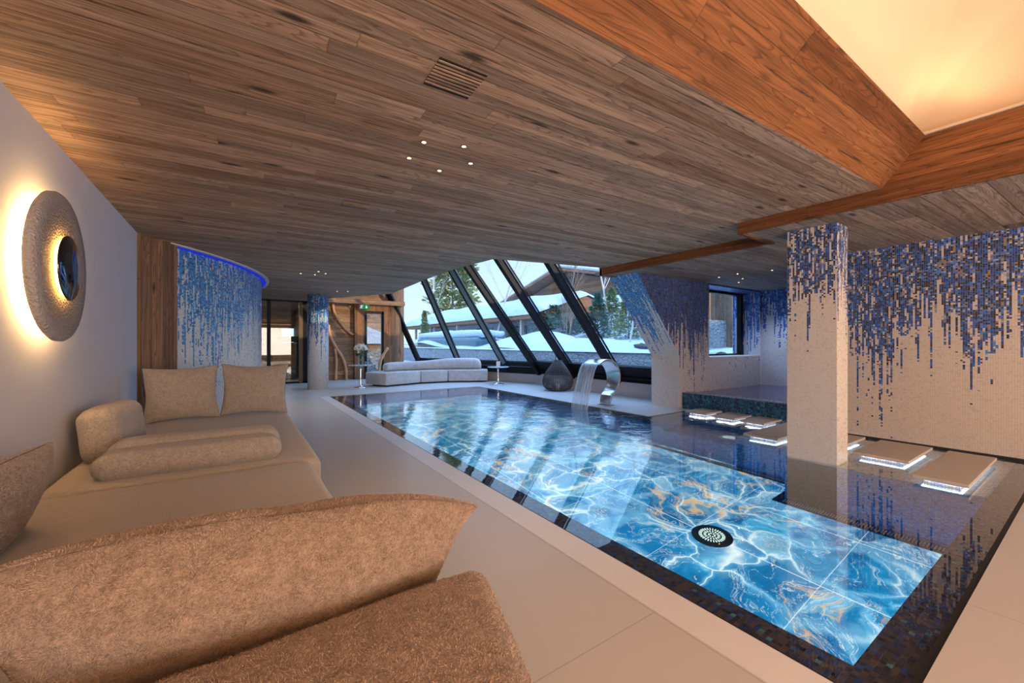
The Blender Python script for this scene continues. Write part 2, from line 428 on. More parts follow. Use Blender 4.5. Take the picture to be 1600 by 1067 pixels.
FULLB = [(0, (0.006, 0.12, 0.45)), (0.25, (0.008, 0.22, 0.68)), (0.5, (0.010, 0.32, 0.85)), (0.72, (0.006, 0.08, 0.28)), (0.85, (0.03, 0.48, 0.80)), (0.94, (0.05, 0.26, 0.40)), (0.975, (0.20, 0.16, 0.07))]
FULLR = [(0, (0.035, 0.026, 0.04)), (0.25, (0.085, 0.050, 0.048)), (0.45, (0.020, 0.030, 0.13)), (0.62, (0.014, 0.014, 0.028)), (0.78, (0.11, 0.065, 0.055)), (0.9, (0.015, 0.06, 0.26)), (0.975, (0.06, 0.22, 0.26))]
FULLT = [(0, (0.005, 0.03, 0.09)), (0.25, (0.01, 0.09, 0.20)), (0.5, (0.015, 0.14, 0.28)), (0.7, (0.006, 0.015, 0.05)), (0.85, (0.03, 0.24, 0.36)), (0.95, (0.01, 0.06, 0.25))]
FULLI = [(0, (0.62, 0.66, 0.80)), (0.2, (0.80, 0.80, 0.76)), (0.4, (0.45, 0.52, 0.78)), (0.55, (0.85, 0.70, 0.50)), (0.7, (0.65, 0.74, 0.82)), (0.85, (0.60, 0.50, 0.52)), (0.95, (0.2, 0.3, 0.5))]
m_full_blue = mosaic('deep_blue_mosaic', tile=0.018, full=FULLB)
m_full_rim = mosaic('dark_brown_blue_rim_mosaic', tile=0.024, full=FULLR, nsq=0.8)
m_full_teal = mosaic('spa_edge_mosaic', tile=0.024, full=FULLT)
m_full_irid = mosaic('iridescent_ledge_mosaic', tile=0.02, full=FULLI)

def onyx_material():
    m, g, out = mat('backlit_blue_onyx'); tc = g.node('ShaderNodeTexCoord'); P = tc.outputs['Object']
    px, py, pz = g.sep(P)
    _, wc = g.noise(P, 0.85, 4, 0.55); wx, wy, wz = g.sep(wc)
    qx = px + (wx-0.5)*1.7; qy = py + (wy-0.5)*1.7; Q = g.xyz(qx, qy, 0.0)
    n1, _ = g.noise(Q, 1.55, 6, 0.62, 0.6)
    n2, _ = g.noise(g.xyz(qx*1.0+7.0, qy*1.0, 3.0), 2.3, 5, 0.6, 1.2)
    base = g.ramp(n1*0.75 + n2*0.30 - 0.03, [(0.30, (0.002, 0.05, 0.13)), (0.44, (0.004, 0.12, 0.28)), (0.54, (0.010, 0.21, 0.42)), (0.59, (0.08, 0.38, 0.60)), (0.64, (0.35, 0.66, 0.76)), (0.71, (0.95, 0.97, 0.84))])
    # faceted crystalline patches with bright outlines
    _, vcn = g.noise(P, 1.7, 3, 0.5); vx, vy, vz = g.sep(vcn)
    VQ = g.xyz(px + (vx-0.5)*0.75, py + (vy-0.5)*0.75, 0.0)
    ve = g.vor(VQ, 2.3, 'DISTANCE_TO_EDGE')
    cellr = g.node('ShaderNodeTexVoronoi', feature='F1'); g.put(cellr.inputs['Vector'], VQ); cellr.inputs['Scale'].default_value = 2.3
    cr, cg, cb = g.sep(cellr.outputs['Color'])
    base = g.mix(cr*0.55, base, (0.004, 0.14, 0.33))
    base = g.mix(g.sstep(cg, 0.80, 1.0)*0.45, base, (0.50, 0.80, 0.86))
    outl = 1.0 - g.sstep(ve, 0.0, 0.035)
    glow = 1.0 - g.sstep(ve, 0.0, 0.16)
    msk, _ = g.noise(P, 1.3, 3, 0.5)
    base = g.mix(glow*0.28, base, (0.35, 0.75, 0.95))
    base = g.mix(outl*0.65*g.sstep(msk, 0.40, 0.60), base, (0.85, 0.92, 0.85))
    # agate banding
    bands = ((n1*26.0 + n2*5.0).frac()); bmask = g.sstep(n2, 0.50, 0.62)
    base = g.mix(g.sstep(bands, 0.7, 1.0)*bmask*0.45, base, (0.004, 0.06, 0.20))
    # golden veins
    v1, _ = g.noise(g.xyz(qx+31.0, qy*0.9, 1.0), 1.25, 5, 0.62, 0.4)
    vein = 1.0 - g.sstep((v1-0.5).abs(), 0.0, 0.016)
    veinm, _ = g.noise(g.xyz(px+3.0, py, 9.0), 0.9, 2, 0.5)
    veinw = 1.0 - g.sstep((v1-0.5).abs(), 0.0, 0.05)
    base = g.mix(veinw*g.sstep(veinm, 0.48, 0.66)*0.38, base, (0.85, 0.70, 0.40))
    base = g.mix(vein*g.sstep(veinm, 0.45, 0.58)*0.7, base, (0.72, 0.38, 0.10))
    v2, _ = g.noise(g.xyz(qx-11.0, qy+5.0, 4.0), 2.4, 6, 0.7, 0.8)
    fine = 1.0 - g.sstep((v2-0.5).abs(), 0.0, 0.010)
    base = g.mix(fine*0.5, base, (0.90, 0.92, 0.80))
    # slab joints
    jx = (((px-1.94)/0.8).frac()-0.5).abs()*0.8; jy = (((py-0.20)/1.0).frac()-0.5).abs()*1.0
    j = g.sstep(jx, 0.3955, 0.3985).mx(g.sstep(jy, 0.4965, 0.4990)*0.6)
    base = g.mix(j*0.8, base, (0.88, 0.97, 1.0))
    e = g.node('ShaderNodeEmission'); g.put(e.inputs[0], base); e.inputs[1].default_value = 1.12
    g.nt.links.new(e.outputs[0], out.inputs[0])
    return m
m_onyx = onyx_material()

def water_material(name='pool_water', ripple=1.0, calm=False):
    m, g, out = mat(name); tc = g.node('ShaderNodeTexCoord'); P = tc.outputs['Object']
    px, py, pz = g.sep(P)
    dx = px - 5.3; dy = py - 5.3
    d = (dx*dx + dy*dy).pw(0.5)
    amp = (1.0 - g.sstep(d, 0.6, 4.3))
    n1, _ = g.noise(g.xyz(px, py, 0.0), 4.2, 3, 0.5); n2, _ = g.noise(g.xyz(px*1.3, py, 2.0), 13.0, 3, 0.55)
    rings = g.m('SINE', d*42.0)*(1.0-g.sstep(d, 0.2, 2.2))
    far = g.sstep(py, 2.4, 5.5)
    h = n1*(amp*1.0+far*0.25+0.03) + n2*(amp*0.45+far*0.08+0.003) + rings*0.05
    nrm = g.bump(h, 0.6*ripple, 0.012)
    gl = g.node('ShaderNodeBsdfGlass'); gl.inputs['IOR'].default_value = 1.333; gl.inputs['Roughness'].default_value = 0.0
    g.put(gl.inputs['Color'], (0.93, 0.98, 1.0)); g.put(gl.inputs['Normal'], nrm)
    go = g.node('ShaderNodeBsdfGlossy'); g.put(go.inputs['Roughness'], 0.0); g.put(go.inputs['Normal'], nrm); g.put(go.inputs['Color'], (0.95, 0.97, 1.0))
    lw = g.node('ShaderNodeLayerWeight'); lw.inputs[0].default_value = 0.5; g.put(lw.inputs['Normal'], nrm)
    mx = g.node('ShaderNodeMixShader'); g.put(mx.inputs[0], V(g, lw.outputs['Facing']).pw(4.9)*0.95)
    g.nt.links.new(gl.outputs[0], mx.inputs[1]); g.nt.links.new(go.outputs[0], mx.inputs[2]); g.nt.links.new(mx.outputs[0], out.inputs[0])
    return m
m_water = water_material()

def glass_material(name='window_glass', tint=(0.90, 0.96, 0.97), refl=1.0):
    m, g, out = mat(name)
    t = g.node('ShaderNodeBsdfTransparent'); g.put(t.inputs[0], tint)
    gl = g.node('ShaderNodeBsdfGlossy'); g.put(gl.inputs['Roughness'], 0.0); g.put(gl.inputs['Color'], (1, 1, 1))
    lw = g.node('ShaderNodeLayerWeight'); lw.inputs[0].default_value = 0.5
    fc = V(g, lw.outputs['Facing']).pw(5.0)*0.9 + 0.05
    mx = g.node('ShaderNodeMixShader'); g.put(mx.inputs[0], fc*refl)
    g.nt.links.new(t.outputs[0], mx.inputs[1]); g.nt.links.new(gl.outputs[0], mx.inputs[2]); g.nt.links.new(mx.outputs[0], out.inputs[0])
    return m
m_glass = glass_material()

def fabric(name, c0, c1, nsc=60, bump=0.5, patch=9.0, pw=0.45):
    m, g, out = mat(name); tc = g.node('ShaderNodeTexCoord'); P = tc.outputs['Object']
    f1, _ = g.noise(P, nsc, 4, 0.7, 0.6); f2, _ = g.noise(P, patch, 4, 0.7); f3, _ = g.noise(P, nsc*3.3, 2, 0.6)
    f = f1*(0.9-pw) + f2*pw + f3*0.25 - 0.07
    c = g.mix(g.sstep(f, 0.34, 0.68), c0, c1)
    pbsdf(g, out, c, 0.95, 0, g.bump(f1*0.7+f3*0.5+f2*0.3, bump, 0.012), 0.15, sheen=0.35)
    return m
m_boucle = fabric('beige_wool_fabric', (0.27, 0.225, 0.195), (0.48, 0.425, 0.375), 110, 0.55, 22.0, 0.25)
m_boucle_n = fabric('fluffy_beige_wool', (0.17, 0.115, 0.080), (0.42, 0.305, 0.225), 75, 0.8, 24.0, 0.35)
m_seat = fabric('fine_beige_wool', (0.30, 0.25, 0.21), (0.47, 0.41, 0.355), 210, 0.3, 30.0, 0.2)
m_farsofa = fabric('pale_grey_wool', (0.40, 0.38, 0.37), (0.58, 0.56, 0.55), 90, 0.3)

# ================================================================== THE SETTING
# floor: deck slabs around the pool opening (top at z = 0)
PX0, PX1, PY0, PY1 = 1.675, 5.40, 0.36, 9.58
f = M()
f.box((-1.1, -5.2, -0.12), (1.49, 14.0, 0)); f.box((1.49, -5.2, -0.12), (9.7, PY0, 0))
f.box((1.49, PY1, -0.12), (7.6, 14.0, 0)); f.box((PX1, 4.12, -0.12), (7.6, PY1, 0))
f.box((-6.0, 7.0, -0.12), (-1.1, 18.0, 0)); f.box((-1.1, 14.0, -0.12), (4.8, 18.0, 0))
f.box((6.55, 1.9, -0.12), (9.7, 4.12, -0.08))
S('floor', f, m_floor)
c_ = M(); c_.box((1.49, PY0, -0.12), (PX0, PY1, 0.001)); S('trim_1', c_, m_coping)
# black drain slot that runs round the pool edge
# walls
w = M(); w.box((-1.05, -5.2, 0), (-0.93, 6.2, 2.6)); S('wall_left', w, m_plaster)
w = M(); w.box((-1.05, -5.3, 0), (9.7, -5.2, 3.6)); S('wall_rear', w, m_plaster)
w = M(); w.box((6.40, -5.2, -0.3), (6.55, 2.02, 2.9)); w.box((6.55, 1.94, -0.3), (9.7, 2.02, 2.9)); S('wall_right', w, m_mos_wall)
w = M(); w.box((6.365, -5.2, -0.02), (6.40, 2.02, 0.018)); S('baseboard_right', w, m_gap)
w = M(); w.box((9.5, 2.02, -0.3), (9.65, 4.3, 2.9)); S('wall_alcove', w, m_mos_blue)
# back wall with the deep window
w = M(); YB, YP = 4.30, 4.68; WX0, WX1, WZ0, WZ1 = 7.44, 9.44, 0.90, 2.27
w.box((7.3, YB, -0.3), (WX0, 4.89, 2.9)); w.box((WX0, YB, -0.3), (WX1, 4.89, WZ0-0.001)); w.box((WX0, YB, WZ1), (WX1, 4.89, 2.9))
S('wall_back', w, m_mos_dark)
w = M(); w.box((WX1, YB, -0.3), (9.65, 4.89, 2.9)); S('wall_back_corner', w, m_mos_blue)
w = M(); w.box((WX0, YB-0.005, WZ0-0.02), (WX1, 4.72, WZ0)); S('trim_2', w, m_curb)
win = empty('window_2', (8.4, YP, WZ0), kind='structure')
def par(o, p):
    """parent without moving: meshes are written in world coordinates"""
    def W(q):
        mtx = Matrix.LocRotScale(q.location, q.rotation_euler, q.scale)
        return (W(q.parent) @ q.matrix_parent_inverse @ mtx) if q.parent else mtx
    o.parent = p; o.matrix_parent_inverse = W(p).inverted(); return o
def part(name, mesh, m, parent, **kw):
    o = mesh.build(name, m, **kw); return par(o, parent)
fr = M(); t_ = 0.07
fr.box((WX0, YP, WZ0), (WX1, YP+0.07, WZ0+0.035)); fr.box((WX0, YP, WZ1-0.05), (WX1, YP+0.07, WZ1))
fr.box((WX1-0.10, YP-0.02, WZ0), (WX1, YP+0.07, WZ1)); fr.box((WX0, YP, WZ0), (WX0+0.04, YP+0.07, WZ1))
part('window_frame', fr, m_black, win)
gp = M(); gp.box((WX0+0.03, YP+0.03, WZ0+0.03), (WX1-0.08, YP+0.04, WZ1-0.04)); part('window_pane', gp, m_glass, win)
# slanted mosaic pier beside the big glazing
pr = M(); PZ = 0.93; PXB, PXT, PZT = 6.50, 5.24, 2.442
pr.prism_y([(PXB, -0.05), (7.3, -0.05), (7.3, 2.75), (PXT-0.26, 2.75), (PXB, PZ)], YB, 4.89)
pier = pr.build('wall_pier', [m_mos_pier, m_mos_dark]); pier['kind'] = 'structure'
uvl = pier.data.uv_layers[0]
for p in pier.data.polygons:
    if p.normal.y < -0.9: p.material_index = 1
    if p.normal.x < -0.3 and abs(p.normal.z) > 0.3:
        b = Vector((-0.64, 0, 0.768))
        for li in p.loop_indices:
            co = pier.data.vertices[pier.data.loops[li].vertex_index].co
            uvl.data[li].uv = (co.y, PZ + math.hypot(co.x-PXB, co.z-PZ))
    elif p.normal.x < -0.9:
        for li in p.loop_indices:
            co = pier.data.vertices[pier.data.loops[li].vertex_index].co; uvl.data[li].uv = (co.y, co.z)
# curved mosaic wall at the back left, with its blue light cove
CX_, CY_, CR = -4.65, 9.85, 5.07
cy = M(); a0, a1, nA = -0.70, 0.95, 90; cols = []
for i in range(nA+1):
    a = a0+(a1-a0)*i/nA; cols.append([cy.bm.verts.new((CX_+CR*math.cos(a), CY_+CR*math.sin(a), z)) for z in (-0.05, 2.8)])
for i in range(nA):
    f_ = cy.bm.faces.new([cols[i][0], cols[i+1][0], cols[i+1][1], cols[i][1]]); f_.smooth = True
cyl = cy.build('wall_curved', m_mos_cyl, uv=False); cyl['kind'] = 'structure'
uvl = cyl.data.uv_layers.new(name='UVMap')
for p in cyl.data.polygons:
    for li in p.loop_indices:
        co = cyl.data.vertices[cyl.data.loops[li].vertex_index].co
        uvl.data[li].uv = (math.atan2(co.y-CY_, co.x-CX_)*CR, co.z)
def ring_band(r0, r1, z0, z1, a0=-0.70, a1=0.95, n=90):
    q = M(); prev = None
    for i in range(n+1):
        a = a0+(a1-a0)*i/n; c, s_ = math.cos(a), math.sin(a)
        ring = [q.bm.verts.new((CX_+r*c, CY_+r*s_, z)) for r, z in ((r0, z0), (r1, z0), (r1, z1), (r0, z1))]
        if prev:
            for k in range(4): q.bm.faces.new([prev[k], prev[(k+1) % 4], ring[(k+1) % 4], ring[k]])
        prev = ring
    return q
m_led = emit('blue_led_cove', (0.02, 0.04, 0.75), 0.5)
S('trim_3', ring_band(CR+0.075, CR+0.13, 2.385, 2.41), m_curb)
led = ring_band(CR+0.01, CR+0.07, 2.375, 2.388).build('light_strip', m_led)
tag(led, 'blue light strip glowing along the top of the curved mosaic wall', 'light')
# wooden corner boarding between left wall and curved wall
w = M(); w.prism([(-1.0, 6.15), (-0.90, 6.15), (-0.93, 6.2), (-0.62, 6.60), (-0.80, 7.0), (-1.6, 7.0), (-1.6, 6.15)], 0, 2.6)
S('wall_post', w, m_upright)

# ceilings
def slab(name, poly, z0, z1, m):
    q = M(); q.prism(poly, z0, z1); return S(name, q, m)
HC, HL = 2.40, 2.30
slab('ceiling', [(-6.5, 7.0), (-1.6, 7.0), (-1.05, 6.4), (-1.05, 1.205), (0.55, 1.19), (4.31, 1.04), (4.31, 2.18), (5.02, 2.18), (5.02, 4.70), (3.14, 5.12), (3.02, 6.2), (3.05, 7.6), (3.20, 10.13), (2.11, 12.07), (1.88, 13.32), (-6.5, 13.32)], HC, HC+0.05, m_ceil)
slab('ceiling_front_strip', [(-1.05, -5.2), (0.55, -5.2), (0.55, 1.19), (-1.05, 1.205)], HC, HC+0.05, m_ceil)
slab('ceiling_rear', [(0.55, -5.2), (4.33, -5.2), (4.33, -2.45), (0.55, -2.45)], HC, HC+0.05, m_ceil)
slab('ceiling_low', [(4.33, -5.2), (9.7, -5.2), (9.7, 4.9), (5.02, 4.9), (5.02, 2.18), (4.33, 2.18)], HL, HL+0.05, m_low)
slab('ceiling_gym', [(-1.5, 13.32), (1.86, 13.32), (1.86, 18), (-1.5, 18)], 2.45, 2.5, m_ceil)
# fascia boards of the low ceiling
b = M(); b.box((4.30, -5.2, HL-0.015), (4.345, 2.18, 2.72)); S('trim_4', b, m_beam)
b = M(); b.box((4.33, 2.15, HL-0.015), (5.06, 2.19, HC)); S('trim_5', b, m_beam)
b = M(); b.box((5.00, 2.18, HL-0.015), (5.05, 4.78, HC)); b.box((5.0, 4.74, HL-0.015), (5.4, 4.785, HC+0.1)); S('trim_6', b, m_beam)
# sloping boarded side of the recess
b = M()
b.face([(0.55, 1.19, HC), (4.31, 1.04, HC), (4.31, 0.79, 2.72), (0.55, 0.83, 2.72)])
b.face([(0.55, 0.83, 2.72), (4.31, 0.79, 2.72), (4.31, 0.81, 2.76), (0.55, 0.85, 2.76)])
S('trim_7', b, m_beam)
b = M(); b.box((0.50, -5.2, HC), (0.55, 1.19, 2.72)); S('trim_8', b, m_beam)
# plaster vault above the recess: groined corner, low barrel sides
v = M(); VX0, VX1, VY0, VY1 = 0.45, 4.50, -2.6, 0.98
def prof(d, R=1.45, H=1.15):
    t = min(1.0, max(0.0, d/R)); return H*math.sin(t*PI/2)**0.85
def vz(x, y):
    dx, dy = max(0.0, VX1-x), max(0.0, VY1-y); dw = max(0.0, x-VX0); ds = max(0.0, y-VY0)
    r = math.hypot(dx*0.86, dy*0.86)
    corner = prof(r*0.45, 1.10, 1.15)
    return 2.76 + min(prof(dx), prof(dy), corner, prof(dw), prof(ds))
v.grid(120, 140, lambda a, b_: Vector((VX0+(VX1-VX0)*a, VY0+(VY1-VY0)*b_, vz(VX0+(VX1-VX0)*a, VY0+(VY1-VY0)*b_))))
S('ceiling_vault', v, m_vault)
b = M(); b.box((0.40, 0.83, 2.74), (4.55, 1.0, 2.76)); b.box((4.33, -2.6, 2.74), (4.55, 0.83, 2.76)); b.box((0.40, -2.6, 2.74), (0.5, 0.83, 2.76)); b.box((0.4, -2.7, 2.40), (4.5, -2.45, 2.76)); S('ceiling_ledge', b, m_vault)

# end wall: boards, lintel, posts
w = M(); w.box((1.86, 13.8, 0), (3.13, 13.92, 3.95)); w.box((3.13, 13.8, 2.42), (4.75, 13.92, 3.95)); S('wall_end', w, m_wallwood)
w = M(); w.box((1.86, 13.38, 2.42), (4.70, 13.8, 2.56)); S('trim_9', w, m_wallwood)
w = M(); w.box((3.13, 13.62, 0), (3.43, 13.95, 2.42)); S('trim_10', w, m_doorwood)
w = M(); w.box((3.43, 13.62, 2.22), (4.27, 13.95, 2.42)); S('trim_11', w, m_doorwood)
w = M(); w.box((4.06, 13.60, 0), (4.27, 13.95, 2.22)); S('trim_12', w, m_doorwood)
w = M(); w.prism([(4.27, 13.60), (4.62, 13.62), (4.95, 14.2), (4.27, 14.2)], 0, 3.9); S('trim_13', w, m_upright)
d1 = empty('door_1', (3.75, 13.8, 0), kind='structure')
q = M(); q.box((3.43, 13.68, 0), (3.53, 13.78, 2.22)); q.box((3.53, 13.68, 2.14), (4.06, 13.78, 2.22)); q.box((3.53, 13.68, 0), (4.06, 13.78, 0.10)); q.box((4.02, 13.68, 0), (4.06, 13.78, 2.22)); part('door_frame', q, m_black, d1)
q = M(); q.box((3.53, 13.72, 0.1), (4.02, 13.735, 2.14)); part('door_pane', q, m_glass, d1)
# gym glazing
w = M(); w.box((1.72, 13.28, 0), (1.86, 13.92, 2.45)); S('trim_14', w, m_doorwood)
d2 = empty('door_2', (1.2, 13.3, 0), kind='structure')
m_bronze = plain('bronze_door_frame', (0.16, 0.085, 0.03), 0.4)
q = M(); q.box((0.70, 13.28, 0), (0.79, 13.38, 2.40)); q.box((1.60, 13.28, 0), (1.72, 13.38, 2.40)); q.box((0.0, 13.28, 2.36), (1.72, 13.38, 2.40)); q.box((0.0, 13.28, 0), (1.72, 13.38, 0.05)); part('door_frame', q, m_black, d2)
q = M(); q.box((1.50, 13.27, 0.02), (1.60, 13.36, 2.36)); part('door_edge', q, m_bronze, d2)
q = M(); q.box((0.79, 13.32, 0.05), (1.52, 13.332, 2.36)); q.box((0.0, 13.32, 0.05), (0.70, 13.332, 2.36)); part('door_pane', q, m_glass, d2)
# gym room shell behind the glass
w = M(); w.box((-1.6, 13.3, 0), (-1.5, 18.1, 2.5)); S('wall_gym_left', w, m_wallwood)
w = M(); w.box((-1.5, 18.0, 0), (1.9, 18.1, 1.2)); w.box((-1.5, 18.0, 1.75), (1.9, 18.1, 2.5)); w.box((-1.5, 18.0, 1.2), (1.45, 18.1, 1.75)); S('wall_gym_far', w, m_wallwood)
w = M(); w.box((1.86, 13.92, 0), (1.96, 18.1, 2.5)); S('wall_gym_right', w, m_wallwood)
light('gym_lamp', 'AREA', (0.9, 15.6, 2.42), 14, (1.0, 0.9, 0.8), (1.0, 1.0), rot=(0, 0, 0))

# big slanted glazing: children of one structure
W1 = empty('window_1', (6.9, 7.0, 0.3), kind='structure')
SL = 1.2; CPL = 8.95
def gx(z, c=CPL): return (c-z)/SL
nrm_in = Vector((-SL, 0, -1)).normalized()
ZTOP = 3.95
for y in (9.0, 7.60, 6.12):
    q = M(); w_ = 0.13
    lo = Vector((gx(0.36), y, 0.36)); hi = Vector((gx(ZTOP), y, ZTOP))
    pts = []
    for yy in (y, y+w_):
        for base in (lo, hi):
            pts.append(Vector((base.x, yy, base.z)))
    dpt = nrm_in*0.16
    A = [pts[0], pts[2], pts[2]+dpt, pts[0]+dpt]; B = [pts[1], pts[3], pts[3]+dpt, pts[1]+dpt]
    la = [q.bm.verts.new(p) for p in A]; lb = [q.bm.verts.new(p) for p in B]
    q.bm.faces.new(la); q.bm.faces.new(lb[::-1])
    for k in range(4): q.bm.faces.new([la[k], la[(k+1) % 4], lb[(k+1) % 4], lb[k]])
    q.bar((gx(0.5)+0.0, y-0.045, 0.5), (gx(ZTOP), y-0.045, ZTOP), 0.012, 0.05, up=(1, 0, 0.8))
    part('mullion', q, m_black, W1, bevel=0.008)
# corner rafter where the glazing bends
FAR = [((6.90, 9.02, 0.69), (4.83, 9.0, 3.15)), ((6.50, 10.12, 0.70), (4.64, 9.62, 3.05)), ((6.00, 12.08, 0.72), (4.47, 11.08, 2.97)), ((5.44, 14.12, 0.62), (4.20, 13.5, 2.83))]
def ext(a, b, z):
    a, b = Vector(a), Vector(b); t = (z-a.z)/(b.z-a.z); return a+(b-a)*t
for i, (a, b_) in enumerate(FAR[1:]):
    q = M(); q.bar(ext(a, b_, 0.36), ext(a, b_, ZTOP), 0.19, 0.06, up=(-0.9, -0.45, 0.1))
    q2 = M(); 
    part('mullion', q, m_greymul if i < 2 else m_black, W1, bevel=0.006)
    for sgn in (-1, 1):
        q = M(); off = Vector((0.0, 0.0, 0.0)); pa, pb = ext(a, b_, 0.40), ext(a, b_, ZTOP)
        sd = Vector((-0.45, 0.9, 0)).normalized()*0.095*sgn+Vector((-0.03, -0.02, 0))
        q.bar(pa+sd, pb+sd, 0.035, 0.05, up=(-0.9, -0.45, 0.1)); part('glazing_bead', q, m_black, W1)
# panes
ys = [4.89, 6.12, 7.60, 9.02]
for i in range(3):
    q = M(); y0, y1 = ys[i]+(0.0 if i == 0 else 0.13), ys[i+1]
    z0 = 0.69
    q.face([(gx(z0), y0, z0), (gx(z0), y1, z0), (gx(ZTOP), y1, ZTOP), (gx(ZTOP), y0, ZTOP)]); part('glass_pane', q, m_glass, W1)
for i in range(3):
    q = M(); (a, b_), (c, d) = FAR[i], FAR[i+1]
    n_ = 6
    q.grid(1, n_, lambda u, v_: ext(a, b_, 0.6+(ZTOP-0.6)*v_).lerp(ext(c, d, 0.6+(ZTOP-0.6)*v_), u)); part('glass_pane', q, m_glass, W1)
# sill: dark profile following the slope, ledge and roll
q = M()
def slope_box(y0, y1, z0, z1, dep, out=0.0):
    p = [Vector((gx(z0)+out, 0, z0)), Vector((gx(z1)+out, 0, z1))]
    prof_ = [(p[0].x, p[0].z), (p[1].x, p[1].z), (p[1].x+nrm_in.x*dep, p[1].z+nrm_in.z*dep), (p[0].x+nrm_in.x*dep, p[0].z+nrm_in.z*dep)]
    q.prism_y(prof_, y0, y1)
slope_box(4.89, 9.05, 0.62, 0.70, 0.07); slope_box(4.89, 9.05, 0.44, 0.64, 0.03); slope_box(4.89, 9.05, 0.34, 0.46, 0.07)
part('sill_frame', q, m_black, W1, bevel=0.01)
q = M(); FB = [ext(a, b_, 0.55) for a, b_ in FAR]
for i in range(3):
    q.bar(FB[i]+Vector((0, 0, 0.02)), FB[i+1]+Vector((0, 0, 0.02)), 0.09, 0.16); q.bar(FB[i]+Vector((0.1, 0, -0.17)), FB[i+1]+Vector((0.1, 0, -0.17)), 0.09, 0.2)
part('sill_frame', q, m_black, W1, bevel=0.01)
# light well above the opening (closes the roof between ceiling edge and glass head)
q = M(); q.box((2.9, 5.0, ZTOP), (4.3, 14.2, ZTOP+0.1)); S('ceiling_lightwell', q, m_wallwood)
q = M(); q.prism([(3.0, 5.16), (3.14, 5.14), (5.15, 4.80), (5.15, 4.86), (3.16, 5.2), (3.06, 6.2), (3.09, 7.6), (3.24, 10.13), (2.15, 12.1), (1.92, 13.4), (1.88, 13.4), (2.11, 12.07), (3.19, 10.13), (3.04, 7.6), (3.01, 6.2), (3.1, 5.2)], HC+0.05, ZTOP); S('wall_lightwell', q, m_wallwood)
# curb below the glazing
q = M(); q.prism([(7.12, 4.89), (7.3, 4.89), (7.3, 9.3), (6.0, 14.2), (5.8, 14.2), (7.12, 9.25)], -0.1, 0.31); S('baseboard_window', q, m_curb)
q = M(); q.prism([(7.05, 4.89), (7.35, 4.89), (7.35, 9.3), (6.05, 14.2), (5.7, 14.2), (7.05, 9.2)], 0.31, 0.335); S('trim_15', q, m_black)

# ================================================================== POOL
pool = tag(empty('swimming_pool', (3.5, 5.0, 0)), 'long rectangular swimming pool with a backlit blue onyx floor', 'swimming pool')
D = -1.42
q = M(); q.face([(1.80, 0.45, D), (5.35, 0.45, D), (5.35, 9.5, D), (1.80, 9.5, D)]); part('onyx_floor', q, m_onyx, pool)
q = M()   # black slot
q.box((1.664, 0.345, -0.13), (1.69, 9.60, -0.004)); q.box((1.664, 0.345, -0.13), (6.40, 0.385, -0.004)); q.box((1.664, 9.58, -0.13), (5.40, 9.60, -0.004)); q.box((5.40, 4.10, -0.13), (5.42, 9.60, -0.004)); q.box((5.40, 4.10, -0.13), (6.6, 4.12, -0.004))
part('drain_slot', q, m_gap, pool)
q = M()   # submerged rim band
q.box((1.69, 0.385, -0.25), (1.845, 9.58, -0.022)); q.box((1.845, 0.385, -0.25), (6.40, 0.525, -0.022)); q.box((1.845, 9.42, -0.25), (5.40, 9.58, -0.022)); q.box((5.25, 4.12, -0.25), (5.40, 9.42, -0.022))
part('rim', q, m_full_rim, pool)
q = M()   # basin sides
q.box((1.70, 0.44, D-0.1), (1.845, 9.5, -0.25)); q.box((1.845, 0.39, D-0.1), (5.3, 0.525, -0.25)); q.box((1.845, 9.42, D-0.1), (5.4, 9.58, -0.25)); q.box((5.25, 4.12, D-0.1), (5.40, 9.42, -0.25)); q.box((5.40, 4.12, D-0.1), (6.6, 4.25, -0.02))
part('basin_wall', q, m_full_blue, pool)
q = M()   # raised side shelf: front stretch, middle stretch, bathing nook
q.box((4.70, 0.525, D-0.1), (6.40, 1.90, -0.075)); q.box((5.19, 1.90, D-0.1), (6.55, 2.66, -0.075)); q.box((6.08, 2.66, D-0.1), (6.56, 4.115, -0.075))
q.box((5.25, 2.66, D-0.1), (6.08, 4.12, -0.62))
q.box((5.25, 3.75, -0.62), (6.08, 4.12, -0.40)); q.box((5.95, 2.66, -0.62), (6.08, 4.12, -0.35))
part('side_shelf', q, m_full_blue, pool)
q = M(); q.box((4.72, 0.53, -0.075), (6.38, 1.88, -0.062)); q.box((5.21, 1.88, -0.075), (6.53, 2.64, -0.062)); q.box((6.10, 2.64, -0.075), (6.56, 4.10, -0.062)); part('shelf_top', q, m_full_irid, pool)
q = M()   # overflow grille at the foot of the side wall
q.box((4.60, 0.53, D), (4.70, 1.90, D+0.03)); q.box((5.10, 1.90, D), (5.19, 4.1, D+0.03)); q.box((4.60, 1.90, D), (5.19, 1.98, D+0.03))
part('floor_channel', q, m_gap, pool)
m_pale = plain('pale_grille_plastic', (0.55, 0.75, 0.85), 0.4)
q = M()
for k in range(62): q.box((4.615, 0.55+k*0.0218, D+0.03), (4.685, 0.559+k*0.0218, D+0.042))
part('floor_grille', q, m_pale, pool)
q = M()
for k in range(98): q.box((5.115, 1.98+k*0.0218, D+0.03), (5.175, 1.989+k*0.0218, D+0.042))
part('floor_grille', q, m_pale, pool)
